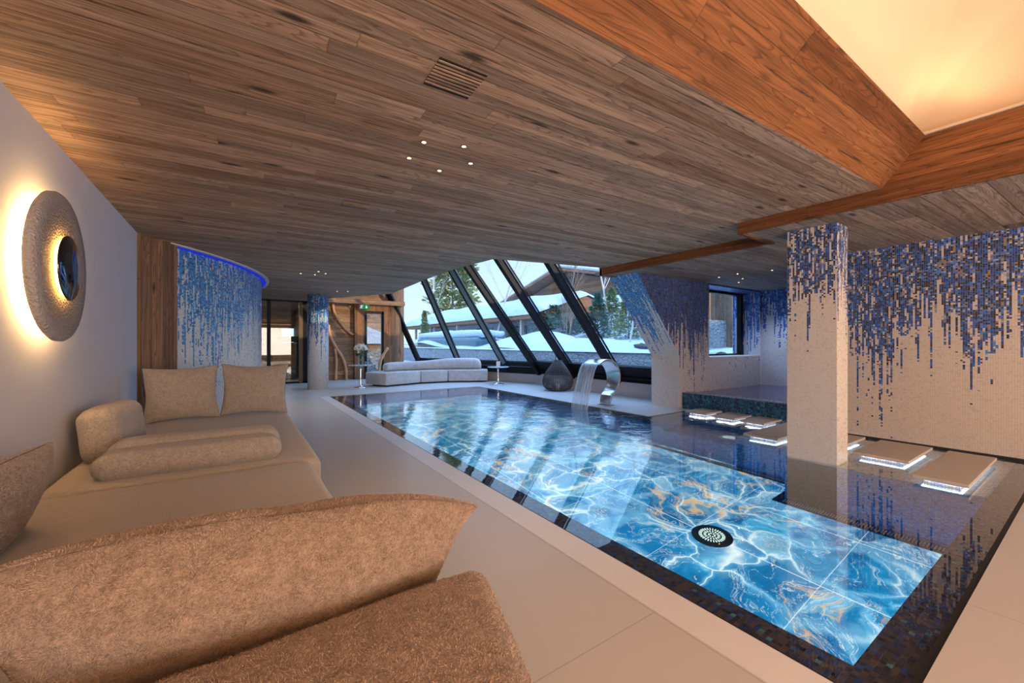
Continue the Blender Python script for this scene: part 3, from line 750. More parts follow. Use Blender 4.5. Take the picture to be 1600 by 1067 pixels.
def drain(x, y, z, r, hole=True):
    q = M(); q.lathe([(0.0, z+0.012), (r*0.98, z+0.012), (r, z+0.004), (r, z-0.01)], (x, y, 0), 40)
    o = part('drain_cover', q, plain('dark_teal_ring', (0.01, 0.06, 0.08), 0.4) if hole else m_pale, pool)
    q = M()
    for ring_r, n_, l_ in ((r*0.56, 28, r*0.16), (r*0.34, 16, r*0.13), (r*0.15, 8, r*0.09)):
        for k in range(n_):
            a = 2*PI*k/n_; c, s_ = math.cos(a), math.sin(a)
            q.bar((x+c*(ring_r-l_/2), y+s_*(ring_r-l_/2), z+0.016), (x+c*(ring_r+l_/2), y+s_*(ring_r+l_/2), z+0.016), r*0.05, 0.006)
    par(q.build('drain_slots', m_slot), o)
m_slot = emit('lit_drain_slots', (0.75, 0.95, 0.85), 1.0)
drain(3.54, 2.02, D, 0.17)
drain(5.62, 2.95, -0.62, 0.14, False)
# water
q = M()
q.face([(1.69, 0.385, -0.006), (6.40, 0.385, -0.006), (6.40, 2.02, -0.006), (6.56, 2.02, -0.006), (6.56, 4.10, -0.006), (5.40, 4.10, -0.006), (5.40, 9.58, -0.006), (1.69, 9.58, -0.006)])
wo = part('water', q, m_water, pool, recalc=False)
wo.data.flip_normals() if wo.data.polygons[0].normal.z < 0 else None

# square mosaic column
q = M(); q.box((4.70, 1.46, D), (4.98, 1.88, HL))
col_ = tag(q.build('column', m_mos_col), 'square cream mosaic column with short blue and brown drips, standing in the pool', 'column')
# round column
q = M(); q.lathe([(0.245, 0.0), (0.245, 2.42)], (1.73, 11.43, 0), 64)
rc = q.build('column', m_mos_round, uv=False); tag(rc, 'round white mosaic column with blue drips at its top', 'column')
uvl = rc.data.uv_layers.new(name='UVMap')
for p in rc.data.polygons:
    cx = p.center - Vector((1.73, 11.43, 0)); ac = math.atan2(cx.y, cx.x)
    for li in p.loop_indices:
        co = rc.data.vertices[rc.data.loops[li].vertex_index].co - Vector((1.73, 11.43, 0)); a = math.atan2(co.y, co.x)
        while a-ac > PI: a -= 2*PI
        while a-ac < -PI: a += 2*PI
        uvl.data[li].uv = (a*0.245, co.z)

# raised spa behind the pool
spa = tag(empty('spa_pool', (8.0, 3.1, 0)), 'raised spa pool edged in teal mosaic, behind the stepping slabs', 'spa pool')
q = M(); q.box((6.57, 2.03, -0.07), (6.74, 4.29, 0.28)); part('spa_edge', q, m_full_teal, spa)
m_rim_l = mosaic('lilac_rim_mosaic', tile=0.024, full=[(0, (0.25, 0.25, 0.36)), (0.4, (0.32, 0.30, 0.40)), (0.7, (0.20, 0.22, 0.34))])
q = M(); q.box((6.57, 2.03, 0.28), (6.76, 4.29, 0.288)); part('spa_rim', q, m_rim_l, spa)
q = M(); q.box((6.76, 2.03, 0.0), (9.49, 4.29, 0.02)); part('spa_floor', q, m_full_blue, spa)
m_spaw, g_, o_ = mat('still_purple_water'); pbsdf(g_, o_, (0.05, 0.04, 0.16), 0.05, 0, None, 0.6)
q = M(); q.box((6.76, 2.03, 0.02), (9.49, 4.29, 0.262)); part('spa_water', q, m_spaw, spa)

# stepping slabs over the side shelf, lit from below
m_slab = plain('beige_stone_slab', (0.52, 0.44, 0.37), 0.55, nscale=4, namt=0.05)
m_under = emit('white_underlight', (0.80, 0.90, 1.0), 8.0)
SLABS = [((6.08, 3.56), (6.54, 3.93), 'smallest beige stepping slab, farthest from the camera, by the spa edge'),
         ((6.02, 3.10), (6.54, 3.44), 'beige stepping slab by the spa edge, middle of the three small ones'),
         ((5.99, 2.68), (6.54, 3.00), 'beige stepping slab by the spa edge, nearest of the three small ones'),
         ((5.15, 2.16), (6.45, 2.54), 'long beige stepping slab seen just left of the square column'),
         ((5.20, 1.62), (6.10, 2.03), 'beige stepping slab almost hidden behind the square column'),
         ((5.18, 1.06), (6.08, 1.48), 'beige stepping slab just right of the square column, against the drip mosaic wall'),
         ((4.69, 0.62), (6.04, 0.94), 'large beige stepping slab nearest the camera at the pool end')]
for (x0, y0), (x1, y1), lab in SLABS:
    e = tag(empty('stepping_slab', ((x0+x1)/2, (y0+y1)/2, -0.06)), lab, 'stepping stone', 'stepping slabs beside the pool')
    ins = 0.055
    q = M(); q.box((x0, y0, 0.028), (x1, y1, 0.056)); part('slab_top', q, m_slab, e, bevel=0.004)
    q = M(); q.box((x0+ins*1.3, y0+ins, -0.0625), (x1-ins*1.3, y1-ins, 0.028)); part('plinth', q, m_full_irid if x0 > 4.8 else m_full_irid, e)
    q = M()
    i2 = ins*1.3-0.012; i3 = ins-0.012
    for bx in (((x0+i2, y0+i3), (x1-i2, y0+ins)), ((x0+i2, y1-ins), (x1-i2, y1-i3)), ((x0+i2, y0+ins), (x0+ins*1.3, y1-ins)), ((x1-ins*1.3, y0+ins), (x1-i2, y1-ins))):
        q.box((bx[0][0], bx[0][1], 0.022), (bx[1][0], bx[1][1], 0.0275))
    part('light_strip', q, m_under, e)

# ================================================================== FURNITURE
def rbox(size, r, seg=14, bulge=(0, 0, 0), fn=None, disp=0.0, seed=0.0):
    """soft box centred on the origin, rounded by r, faces swollen by bulge"""
    sx, sy, sz = size; q = M(); n = seg
    bm = q.bm; cache = {}
    def vert(p):
        key = tuple(round(c, 5) for c in p)
        if key not in cache:
            x, y, z = p; h = Vector((sx/2, sy/2, sz/2)); P = Vector((x*h.x, y*h.y, z*h.z))
            inner = Vector([max(-(h[i]-r), min(h[i]-r, P[i])) for i in range(3)])
            d = P-inner
            if d.length > 1e-9:
                # map the square corner onto a sphere of radius r
                mx = max(abs(c) for c in d)
                P = inner + d.normalized()*mx
            P.x += math.copysign(bulge[0], x)*(1-y*y)*(1-z*z)*abs(x)**3 if x else 0
            P.y += math.copysign(bulge[1], y)*(1-x*x)*(1-z*z)*abs(y)**3 if y else 0
            P.z += math.copysign(bulge[2], z)*(1-x**4)*(1-y**4)*abs(z)**3 if z else 0
            if disp:
                nn = noise.noise_vector(P*3.0+Vector((seed, seed, 0)))*disp; P += nn
                P += noise.noise_vector(P*9.0+Vector((seed, 0, 0)))*disp*0.35
            if fn: P = fn(P, (x, y, z))
            cache[key] = bm.verts.new(P)
        return cache[key]
    # parameter lines concentrated near the edges
    ts = sorted(set([-1+2*i/n for i in range(n+1)]))
    def lines(half):
        e = max(0.001, 1-r/half); k = 5
        l = [-1+(1-e)*i/k for i in range(k)]+[-e+2*e*i/n for i in range(n+1)]+[e+(1-e)*(i+1)/k for i in range(k)]
        return l
    L = [lines(sx/2), lines(sy/2), lines(sz/2)]
    for ax in range(3):
        a1, a2 = (ax+1) % 3, (ax+2) % 3
        for sgn in (-1, 1):
            for i in range(len(L[a1])-1):
                for j in range(len(L[a2])-1):
                    pts = []
                    for (u, v_) in ((i, j), (i+1, j), (i+1, j+1), (i, j+1)):
                        p = [0, 0, 0]; p[ax] = sgn; p[a1] = L[a1][u]; p[a2] = L[a2][v_]; pts.append(vert(p))
                    if sgn < 0: pts = pts[::-1]
                    try: f_ = bm.faces.new(pts); f_.smooth = True
                    except ValueError: pass
    return q
def pillow(W, H, T, seg=34, pinch=0.10, seed=0.0, disp=0.012, sag=0.0, crown=None, lean=0.0, cpow=2.0):
    if crown is None: crown = -pinch
    """knife-edge cushion in the XZ plane (thickness along y), centred"""
    q = M(); bm = q.bm; grid = {}
    for side in (1, -1):
        for i in range(seg+1):
            for j in range(seg+1):
                u = math.sin((-1+2*i/seg)*PI/2); v_ = math.sin((-1+2*j/seg)*PI/2)
                rim = i in (0, seg) or j in (0, seg)
                key = (i, j, 0 if rim else side)
                if key in grid: continue
                x = W/2*u*(1-pinch*(1-v_*v_)) + lean*v_*abs(u)**3*u; z = H/2*v_*(1+crown*(1-(abs(u)**cpow)))
                t = T/2*((1-abs(u)**2.4)**0.55)*((1-abs(v_)**2.4)**0.55)*side
                p = Vector((x, 0 if rim else t, z - sag*(1-u*u)*max(0, v_)))
                p += noise.noise_vector(p*5.0+Vector((seed, side*2.0, 0)))*disp*(0.4 if rim else 1)
                grid[key] = bm.verts.new(p)
    g_ = lambda i, j, s_: grid.get((i, j, 0)) or grid[(i, j, s_)]
    for side in (1, -1):
        for i in range(seg):
            for j in range(seg):
                p = [g_(i, j, side), g_(i+1, j, side), g_(i+1, j+1, side), g_(i, j+1, side)]
                if side > 0: p = p[::-1]
                f_ = bm.faces.new(p); f_.smooth = True
    # seam piping around the rim
    loop = [(i, 0) for i in range(seg)]+[(seg, j) for j in range(seg)]+[(i, seg) for i in range(seg, 0, -1)]+[(0, j) for j in range(seg, 0, -1)]
    return q, [grid[(i, j, 0)].co.copy() for i, j in loop]
def place(o, loc, rot=(0, 0, 0)): o.location = loc; o.rotation_euler = rot; return o
m_seam = plain('brown_seam_thread', (0.16, 0.11, 0.08), 0.9)
def cushion(label, W, H, T, loc, rot, m=None, group=None, **kw):
    q, rim = pillow(W, H, T, **kw); e = q.build('cushion', m or m_boucle); place(e, loc, rot); tag(e, label, 'cushion', group)
    s_ = M(); s_.tube(rim+[rim[0]], 0.0022, 6, cap=False); o = s_.build('seam', m_seam); o.parent = e
    return e
R_ = math.radians
def pile(src, n, length, width, m, parent, seed, keep=None):
    """short wool fibres standing on a mesh surface (one uncountable part)"""
    r_ = random.Random(seed); me = src.data; mw = Matrix.LocRotScale(src.location, src.rotation_euler, src.scale) if src.parent is None else Matrix.Identity(4)
    polys = [p for p in me.polygons if keep is None or keep(mw @ p.center, (mw.to_3x3() @ (p.normal if (src.parent is not None or p.center.dot(p.normal) > 0) else -p.normal)))]
    cum = []; t = 0.0
    for p in polys: t += p.area; cum.append(t)
    import bisect
    vs, fs = [], []
    for k in range(n):
        p = polys[min(len(polys)-1, bisect.bisect(cum, r_.random()*t))]; c = [me.vertices[i].co for i in p.vertices]
        a, b_ = r_.random(), r_.random(); co = c[0].lerp(c[1], a).lerp(c[3 if len(c) > 3 else 2].lerp(c[2], a), b_)
        nn = p.normal.copy()
        if src.parent is None and co.dot(nn) < 0: nn = -nn
        tv = Vector((r_.gauss(0, 1), r_.gauss(0, 1), r_.gauss(0, 1)))
        cl = noise.noise_vector(co*28.0)*1.6 + tv*0.45
        d = (nn*0.75 + (cl - nn*cl.dot(nn))).normalized(); s_ = d.cross(tv).normalized()*width/2; l = length*r_.uniform(0.6, 1.3)
        mid = co + d*l*0.55; tip = mid + (d - nn*0.5 + tv*0.12).normalized()*l*0.45; i = len(vs)
        vs += [co-s_, co+s_, mid+s_, mid-s_, tip]; fs += [(i, i+1, i+2, i+3), (i+3, i+2, i+4)]
    pm = bpy.data.meshes.new('wool_pile'); pm.from_pydata(vs, [], fs); pm.materials.append(m)
    o = bpy.data.objects.new('wool_pile', pm); COL.objects.link(o); o['kind'] = 'stuff'
    if src.parent is None: o.parent = src
    else: par(o, parent)
    return o
# long low sofa against the left wall: two wide seat modules and the near block
sofa = tag(empty('sofa', (-0.2, 3.2, 0)), 'deep beige wool sofa running along the left wall in the foreground', 'sofa')
def seat(name, x0, x1, y0, y1, z0, z1, r=0.06, fn=None, bulge=(0.0, 0.0, 0.015), m=None, disp=0.004, parent=None, seed=0.0):
    q = rbox((x1-x0, y1-y0, z1-z0), r, 12, bulge, fn, disp, seed)
    bmesh.ops.translate(q.bm, vec=((x0+x1)/2, (y0+y1)/2, (z0+z1)/2), verts=q.bm.verts)
    return part(name, q, m or m_seat, parent or sofa)
seat('seat_cushion', -0.90, 0.50, 3.13, 5.75, 0.05, 0.352, seed=1)
seat('seat_cushion', -0.90, 0.435, 1.10, 3.12, 0.05, 0.352, seed=2)
q = M(); q.box((-0.86, -0.6, 0.0), (0.40, 3.08, 0.05)); q.box((-0.86, 3.1, 0.0), (0.44, 5.7, 0.05)); part('plinth', q, m_black, sofa)
def shear(P, t): return Vector((P.x+(P.y)*0.30, P.y, P.z))
arm = seat('armrest', -0.74, 0.47, 0.15, 1.035, 0.05, 0.515, r=0.055, fn=shear, bulge=(0.02, 0.01, 0.02), m=m_boucle_n, disp=0.012, seed=5)
fgc = cushion('large fluffy long cushion in the foreground leaning on the near armrest', 1.03, 0.28, 0.31, (0.065, 1.235, 0.512), (R_(16), R_(1.3), R_(-6)), m=m_boucle_n, pinch=0.05, crown=0.55, cpow=4.0, lean=0.055, seed=3.3, disp=0.018, seg=48)
cushion('beige square cushion left of the pair at the far end, by the wooden boards', 0.62, 0.56, 0.20, (-0.47, 5.40, 0.635), (R_(-8), R_(-1.5), R_(3)), seed=1.0, group='pair of square cushions at the far end of the sofa')
cushion('beige square cushion at the far end of the sofa, right of the pair', 0.64, 0.56, 0.20, (0.175, 5.42, 0.64), (R_(-8), R_(1.5), R_(-4)), seed=2.0, group='pair of square cushions at the far end of the sofa')
lfc = cushion('grey beige cushion leaning on the left wall at the left edge of the photo', 0.78, 0.38, 0.20, (-0.76, 2.27, 0.53), (R_(18), R_(0), R_(88)), m=m_boucle_n, seed=6.0, pinch=0.04, crown=0.04)
m_fibre = plain('wool_fibres', (0.42, 0.30, 0.22), 0.9, nscale=30, namt=0.6)
m_fibre2 = plain('grey_wool_fibres', (0.42, 0.36, 0.33), 0.9, nscale=26, namt=0.35)
pile(fgc, 95000, 0.0065, 0.0009, m_fibre, None, 1, lambda c, n: n.y < 0.35 or n.z > 0.3)
pile(arm, 80000, 0.006, 0.0009, m_fibre, sofa, 2, lambda c, n: n.z > 0.0 and c.z > 0.3 and c.y > 0.5)
pile(lfc, 26000, 0.0055, 0.0011, m_fibre2, None, 3, lambda c, n: n.x > -0.2)
# small block cushion against the wall
q = rbox((0.20, 0.62, 0.36), 0.07, 12, (0.02, 0.01, 0.01), None, 0.012, 9.0)
e = q.build('bolster', m_boucle); place(e, (-0.735, 4.05, 0.53), (0, R_(-6), R_(-5))); tag(e, 'small upright block cushion against the left wall behind the rolled bolster', 'cushion')
# folded bolster lying across the seat
bs = tag(empty('folded_bolster', (-0.2, 3.35, 0.35)), 'long folded beige bolster lying across the middle of the sofa seat', 'bolster')
q = rbox((0.95, 0.27, 0.155), 0.07, 16, (0.01, 0.01, 0.01), None, 0.010, 3.0)
bmesh.ops.rotate(q.bm, cent=(0, 0, 0), matrix=Matrix.Rotation(R_(-1.5), 3, 'Z'), verts=q.bm.verts); bmesh.ops.translate(q.bm, vec=(-0.215, 3.36, 0.425), verts=q.bm.verts)
part('front_fold', q, m_boucle, bs)
q = rbox((0.93, 0.25, 0.17), 0.075, 16, (0.01, 0.01, 0.01), None, 0.010, 8.0)
bmesh.ops.rotate(q.bm, cent=(0, 0, 0), matrix=Matrix.Rotation(R_(-1.5), 3, 'Z'), verts=q.bm.verts); bmesh.ops.translate(q.bm, vec=(-0.205, 3.58, 0.44), verts=q.bm.verts)
part('back_fold', q, m_boucle, bs)

# ring lamp on the left wall
LY, LZ, LX = 3.42, 1.59, -0.93
lamp = tag(empty('wall_lamp', (LX, LY, LZ)), 'round plaster disc wall lamp with a warm glowing rim and a dark mirror centre', 'wall lamp')
def plaster_disc_mat():
    m, g, out = mat('hammered_plaster'); tc = g.node('ShaderNodeTexCoord'); P = tc.outputs['Object']; x, y, z = g.sep(P)
    dy = y-LY; dz = z-LZ; r = (dy*dy+dz*dz).pw(0.5)
    amp = 1.0-g.sstep(r, 0.20, 0.42)*0.75
    n1, _ = g.noise(P, 55, 3, 0.6, 1.0); n2, _ = g.noise(P, 130, 3, 0.6)
    v1 = g.vor(P, 75)
    c = g.mix(n1, (0.30, 0.27, 0.26), (0.48, 0.44, 0.42))
    pbsdf(g, out, c, 0.8, 0, g.bump((v1*1.0+n1*0.8+n2*0.3)*amp, 1.0, 0.035), 0.3)
    return m
RO = 0.425
q = M(); q.lathe([(RO-0.02, 0.05), (RO, 0.065), (RO+0.002, 0.085), (RO-0.008, 0.098), (RO*0.8, 0.100), (0.20, 0.092), (0.12, 0.088), (0.0, 0.088)], (LX, LY, LZ), 96, axis='X')
q.lathe([(RO-0.02, 0.05), (0.0, 0.05)], (LX, LY, LZ), 96, axis='X')
part('disc', q, plaster_disc_mat(), lamp)
m_lampglow = emit('warm_lamp_glow', (1.0, 0.56, 0.20), 55.0)
m_lampglow2 = emit('warm_lamp_glow_inner', (1.0, 0.48, 0.10), 45.0)
q = M(); q.lathe([(0.33, 0.012), (0.34, 0.012), (0.34, 0.046), (0.33, 0.046)], (LX, LY, LZ), 64, axis='X', close=True); part('rim_light', q, m_lampglow, lamp)
q = M(); q.lathe([(0.160, 0.098), (0.165, 0.098), (0.165, 0.110), (0.160, 0.110)], (LX, LY, LZ), 64, axis='X', close=True); part('inner_light', q, m_lampglow2, lamp)
q = M(); q.lathe([(0.0, 0.115), (0.185, 0.115), (0.188, 0.119), (0.185, 0.124), (0.10, 0.130), (0.0, 0.132)], (LX, LY, LZ), 64, axis='X'); part('mirror_disc', q, plain('dark_mirror', (0.10, 0.11, 0.13), 0.05, 1.0), lamp)
q = M(); q.lathe([(0.0, 0.088), (0.06, 0.088), (0.06, 0.116), (0.0, 0.116)], (LX, LY, LZ), 24, axis='X'); part('stem', q, m_black, lamp)

# far sofa: three seat blocks in an arc and a curved roll back
fs = tag(empty('sofa', (4.6, 11.4, 0)), 'curved pale grey sofa at the far end of the pool under the slanted windows', 'sofa')
def poly_block(name, poly, z0, z1, m, parent, r=0.03):
    q = M(); q.prism(poly, z0, z1); o = part(name, q, m, parent); b_ = o.modifiers.new('bevel', 'BEVEL'); b_.width = r; b_.segments = 3
    for p in o.data.polygons: p.use_smooth = True
    return o
poly_block('seat_block', [(2.92, 11.50), (3.27, 10.78), (4.36, 11.10), (4.20, 12.05), (3.55, 12.00)], 0.04, 0.37, m_farsofa, fs)
poly_block('seat_block', [(4.38, 11.11), (5.17, 11.02), (5.32, 12.0), (4.22, 12.06)], 0.04, 0.37, m_farsofa, fs)
poly_block('seat_block', [(5.19, 11.02), (6.22, 10.50), (6.62, 11.15), (5.90, 11.85), (5.34, 12.0)], 0.04, 0.37, m_farsofa, fs)
q = M(); q.prism([(3.1, 11.45), (3.35, 10.95), (4.4, 11.25), (5.2, 11.15), (6.15, 10.65), (6.4, 11.1), (5.7, 11.75), (4.3, 11.95)], 0.0, 0.04); part('plinth', q, m_black, fs)
bp = []; brs = []
KP = [(3.42, 11.45, 0.13), (3.50, 11.50, 0.24), (3.75, 11.62, 0.27), (4.20, 11.66, 0.27), (4.80, 11.60, 0.27), (5.30, 11.48, 0.28), (5.75, 11.22, 0.31), (6.00, 11.05, 0.31), (6.17, 10.92, 0.24), (6.23, 10.88, 0.12)]
q = M(); rings = []
for (x, y, r) in KP:
    i = KP.index((x, y, r)); a = KP[max(0, i-1)]; c = KP[min(len(KP)-1, i+1)]
    d = Vector((c[0]-a[0], c[1]-a[1], 0)).normalized(); sd = Vector((-d.y, d.x, 0)); ring = []
    hh = 0.25 + (0.10 if 5.2 < x < 6.2 else 0.03*(x-3.4)/2)*min(1, r/0.24)
    hh *= min(1, r/0.24)**0.6
    for k in range(16):
        t = 2*PI*k/16; cx_, sz_ = math.cos(t), math.sin(t)
        ring.append(q.bm.verts.new(Vector((x, y, 0.37+hh/2*0.98)) + sd*(math.copysign(abs(cx_)**0.75, cx_)*r*0.62) + Vector((0, 0, math.copysign(abs(sz_)**0.75, sz_)*hh/2))))
    rings.append(ring)
for i in range(len(rings)-1):
    for k in range(16):
        f_ = q.bm.faces.new([rings[i][k], rings[i][(k+1) % 16], rings[i+1][(k+1) % 16], rings[i+1][k]]); f_.smooth = True
q.bm.faces.new(rings[0][::-1]); q.bm.faces.new(rings[-1])
bo = part('backrest', q, m_farsofa, fs); sm = bo.modifiers.new('smooth', 'SUBSURF'); sm.levels = 2; sm.render_levels = 2

# side tables
def marble_top():
    m, g, out = mat('blue_marble_top'); tc = g.node('ShaderNodeTexCoord'); n1, _ = g.noise(tc.outputs['Object'], 14, 5, 0.7, 1.0)
    c = g.ramp(n1, [(0.3, (0.10, 0.22, 0.30)), (0.5, (0.30, 0.48, 0.55)), (0.62, (0.75, 0.82, 0.80))]); pbsdf(g, out, c, 0.12, 0, None, 0.6); return m
m_marb = marble_top()
def table(x, y, h, label, rt=0.30):
    t = tag(empty('side_table', (x, y, 0)), label, 'table', 'round marble side tables on chrome pedestals')
    q = M(); q.lathe([(0.0, h-0.025), (rt-0.03, h-0.025), (rt, h-0.008), (rt, h-0.003), (rt-0.005, h), (0.0, h)], (x, y, 0), 48); part('table_top', q, m_marb, t)
    q = M(); q.lathe([(0.035, 0.06), (0.028, 0.10), (0.025, h*0.75), (0.04, h-0.025)], (x, y, 0), 24); part('pedestal', q, m_chrome, t)
    q = M(); q.lathe([(0.17, 0.0), (0.17, 0.008), (0.14, 0.016), (0.05, 0.03), (0.035, 0.06), (0.0, 0.06)], (x, y, 0), 40); part('foot', q, m_chrome, t)
    return t
T1 = (2.70, 11.10, 0.60); T2 = (6.16, 9.80, 0.50)
table(*T1, 'round side table left of the far sofa, carrying the flower vase', 0.33)
table(*T2, 'round side table at the right end of the far sofa, carrying a small card', 0.31)
# vase of flowers
m_clear = glass_material('clear_glassware', (0.88, 0.93, 0.92), 1.2)
m_stem = plain('green_stems', (0.08, 0.16, 0.05), 0.6); m_leaf = plain('dark_leaves', (0.03, 0.09, 0.035), 0.6); m_petal = plain('white_petals', (0.72, 0.72, 0.66), 0.7)
vx, vy = 2.70, 11.08
va = tag(empty('flower_vase', (vx, vy, T1[2])), 'clear glass vase with a round bunch of white flowers on the left side table', 'vase')
q = M(); q.lathe([(0.0, T1[2]+0.002), (0.060, T1[2]+0.002), (0.055, T1[2]+0.12), (0.065, T1[2]+0.25), (0.061, T1[2]+0.25), (0.051, T1[2]+0.12), (0.055, T1[2]+0.012), (0.0, T1[2]+0.012)], (vx, vy, 0), 28); part('vase', q, m_clear, va)
q = M()
for k in range(14):
    a = 2*PI*k/14; q.tube([(vx+0.03*math.cos(a), vy+0.03*math.sin(a), T1[2]+0.02), (vx+0.035*math.cos(a+2), vy+0.035*math.sin(a+2), T1[2]+0.22), (vx+0.09*math.cos(a+2), vy+0.09*math.sin(a+2), T1[2]+0.36)], 0.005, 5)
part('stems', q, m_stem, va)
q = M(); rng = random.Random(3)
def blob(q, c, r, n=10, k=0.25, seed=0):
    vs = []
    for i in range(n+1):
        th = PI*i/n; row = []
        for j in range(n):
            ph = 2*PI*j/n; d = Vector((math.sin(th)*math.cos(ph), math.sin(th)*math.sin(ph), math.cos(th)))
            rr = r*(1+k*noise.noise(d*2.5+Vector((seed, 0, 0)))) ; row.append(q.bm.verts.new(Vector(c)+d*rr))
        vs.append(row)
    for i in range(n):
        for j in range(n):
            f_ = q.bm.faces.new([vs[i][j], vs[i][(j+1) % n], vs[i+1][(j+1) % n], vs[i+1][j]]); f_.smooth = True
for k in range(46):
    d = Vector((rng.gauss(0, 1), rng.gauss(0, 1), abs(rng.gauss(0, 1))*0.9-0.25)).normalized(); c = Vector((vx, vy, T1[2]+0.41))+Vector((d.x*0.15, d.y*0.15, d.z*0.12)); blob(q, c, 0.032, 7, 0.5, k)
part('flowers', q, m_petal, va)
def leaf(q, p, d, l, w_):
    d = d.normalized(); s_ = d.orthogonal().normalized(); s_ = Matrix.Rotation(rng.uniform(0, 6.28), 3, d) @ s_
    a = [q.bm.verts.new(v_) for v_ in (p, p+d*l*0.5+s_*w_, p+d*l, p+d*l*0.5-s_*w_)]; q.bm.faces.new(a)
q = M()
for k in range(130):
    d = Vector((rng.gauss(0, 1), rng.gauss(0, 1), rng.gauss(0, 0.8))).normalized(); leaf(q, Vector((vx, vy, T1[2]+0.38))+d*0.10, d+Vector((0, 0, -0.2)), rng.uniform(0.07, 0.15), 0.012)
part('leaves', q, m_leaf, va)
# bottle and tumbler beside it
q = M(); z = T1[2]; q.lathe([(0.0, z+0.002), (0.040, z+0.002), (0.040, z+0.15), (0.016, z+0.20), (0.015, z+0.27), (0.0, z+0.27)], (vx+0.21, vy-0.03, 0), 24)
o = q.build('glass_bottle', m_clear); tag(o, 'slim clear glass bottle standing right of the flower vase', 'bottle')
q = M(); q.lathe([(0.0, z+0.002), (0.032, z+0.002), (0.036, z+0.09), (0.033, z+0.09), (0.029, z+0.012), (0.0, z+0.012)], (vx+0.11, vy-0.13, 0), 20)
o = q.build('drinking_glass', m_clear); tag(o, 'small clear drinking glass between the vase and the bottle', 'glass')
# table card
z = T2[2]; cdm, g_, o_ = mat('printed_card'); tc_ = g_.node('ShaderNodeTexCoord'); n1_, _ = g_.noise(tc_.outputs['Object'], 22, 2, 0.5)
pbsdf(g_, o_, g_.mix(g_.sstep(n1_, 0.56, 0.64), (0.66, 0.60, 0.52), (0.50, 0.22, 0.16)), 0.5)
q = M(); q.box((T2[0]-0.07, T2[1]-0.02, z+0.001), (T2[0]+0.06, T2[1]-0.012, z+0.155)); q.box((T2[0]-0.05, T2[1]-0.03, z+0.001), (T2[0]+0.04, T2[1]+0.01, z+0.01))
o = q.build('table_card', cdm); o.rotation_euler = (0, 0, 0); tag(o, 'small cream printed card standing on the right side table', 'card')

# wicker lantern
lx, ly = 6.55, 7.66
ln = tag(empty('lantern', (lx, ly, 0)), 'dark woven teardrop lantern on the deck beside the water spout', 'lantern')
m_wick = plain('dark_grey_wicker', (0.075, 0.065, 0.062), 0.65)
LP = [(0.20, 0.005), (0.29, 0.04), (0.355, 0.12), (0.375, 0.22), (0.355, 0.32), (0.30, 0.43), (0.22, 0.55), (0.14, 0.66), (0.095, 0.72)]
def interp(LP, t):
    f_ = t*(len(LP)-1); i = min(int(f_), len(LP)-2); u = f_-i; return (LP[i][0]*(1-u)+LP[i+1][0]*u, LP[i][1]*(1-u)+LP[i+1][1]*u)
q = M()
for k in range(44):
    a = 2*PI*k/44; q.tube([(lx+interp(LP, t/16)[0]*math.cos(a), ly+interp(LP, t/16)[0]*math.sin(a), interp(LP, t/16)[1]) for t in range(17)], 0.0085, 5)
part('ribs', q, m_wick, ln)
q = M()
for t in range(15):
    r, h = interp(LP, t/15*0.62); q.lathe([(r-0.006, h), (r, h-0.006), (r+0.004, h), (r, h+0.006)], (lx, ly, 0), 44, close=True)
part('weave', q, m_wick, ln)
q = M(); q.lathe([(0.07, 0.72), (0.105, 0.72), (0.105, 0.745), (0.07, 0.745)], (lx, ly, 0), 32, close=True); part('collar', q, m_wick, ln)
q = M(); q.lathe([(0.0, 0.001), (0.20, 0.001), (0.20, 0.012), (0.0, 0.012)], (lx, ly, 0), 32); part('base', q, m_wick, ln)
q = M(); q.tube([(lx-0.07, ly, 0.74), (lx-0.07, ly, 0.84), (lx-0.05, ly, 0.89), (lx, ly, 0.91), (lx+0.05, ly, 0.89), (lx+0.07, ly, 0.84), (lx+0.07, ly, 0.74)], 0.008, 8); part('handle', q, m_black, ln)
q = M(); q.lathe([(0.0, 0.013), (0.05, 0.013), (0.05, 0.16), (0.0, 0.16)], (lx, ly, 0), 20); part('candle', q, plain('cream_wax', (0.7, 0.62, 0.5), 0.5), ln)

# curved steel spout with its sheet of water
sp = tag(empty('water_spout', (5.85, 5.3, 0)), 'curved brushed steel cascade spout pouring a sheet of water into the pool', 'fountain')
def steel():
    m, g, out = mat('brushed_steel'); tc = g.node('ShaderNodeTexCoord'); x, y, z = g.sep(tc.outputs['Object'])
    n1, _ = g.noise(g.xyz(x*2.0, y*90.0, z*2.0), 1.0, 3, 0.6); pbsdf(g, out, (0.62, 0.61, 0.60), n1*0.12+0.16, 1.0, None); return m
m_steel = steel()
AY0, AY1 = 5.12, 5.50
arc = []   # xz centre line: from the foot up and over towards the water
CXA, CZA, RA = 5.57, 0.50, 0.355
for k in range(0, 33):
    t = R_(-62 + k*(62+128)/32); arc.append((CXA+RA*math.cos(t), CZA+RA*math.sin(t)))
arc = [(5.70, 0.0), (5.71, 0.09)] + arc
q = M(); th = 0.03; prev = None
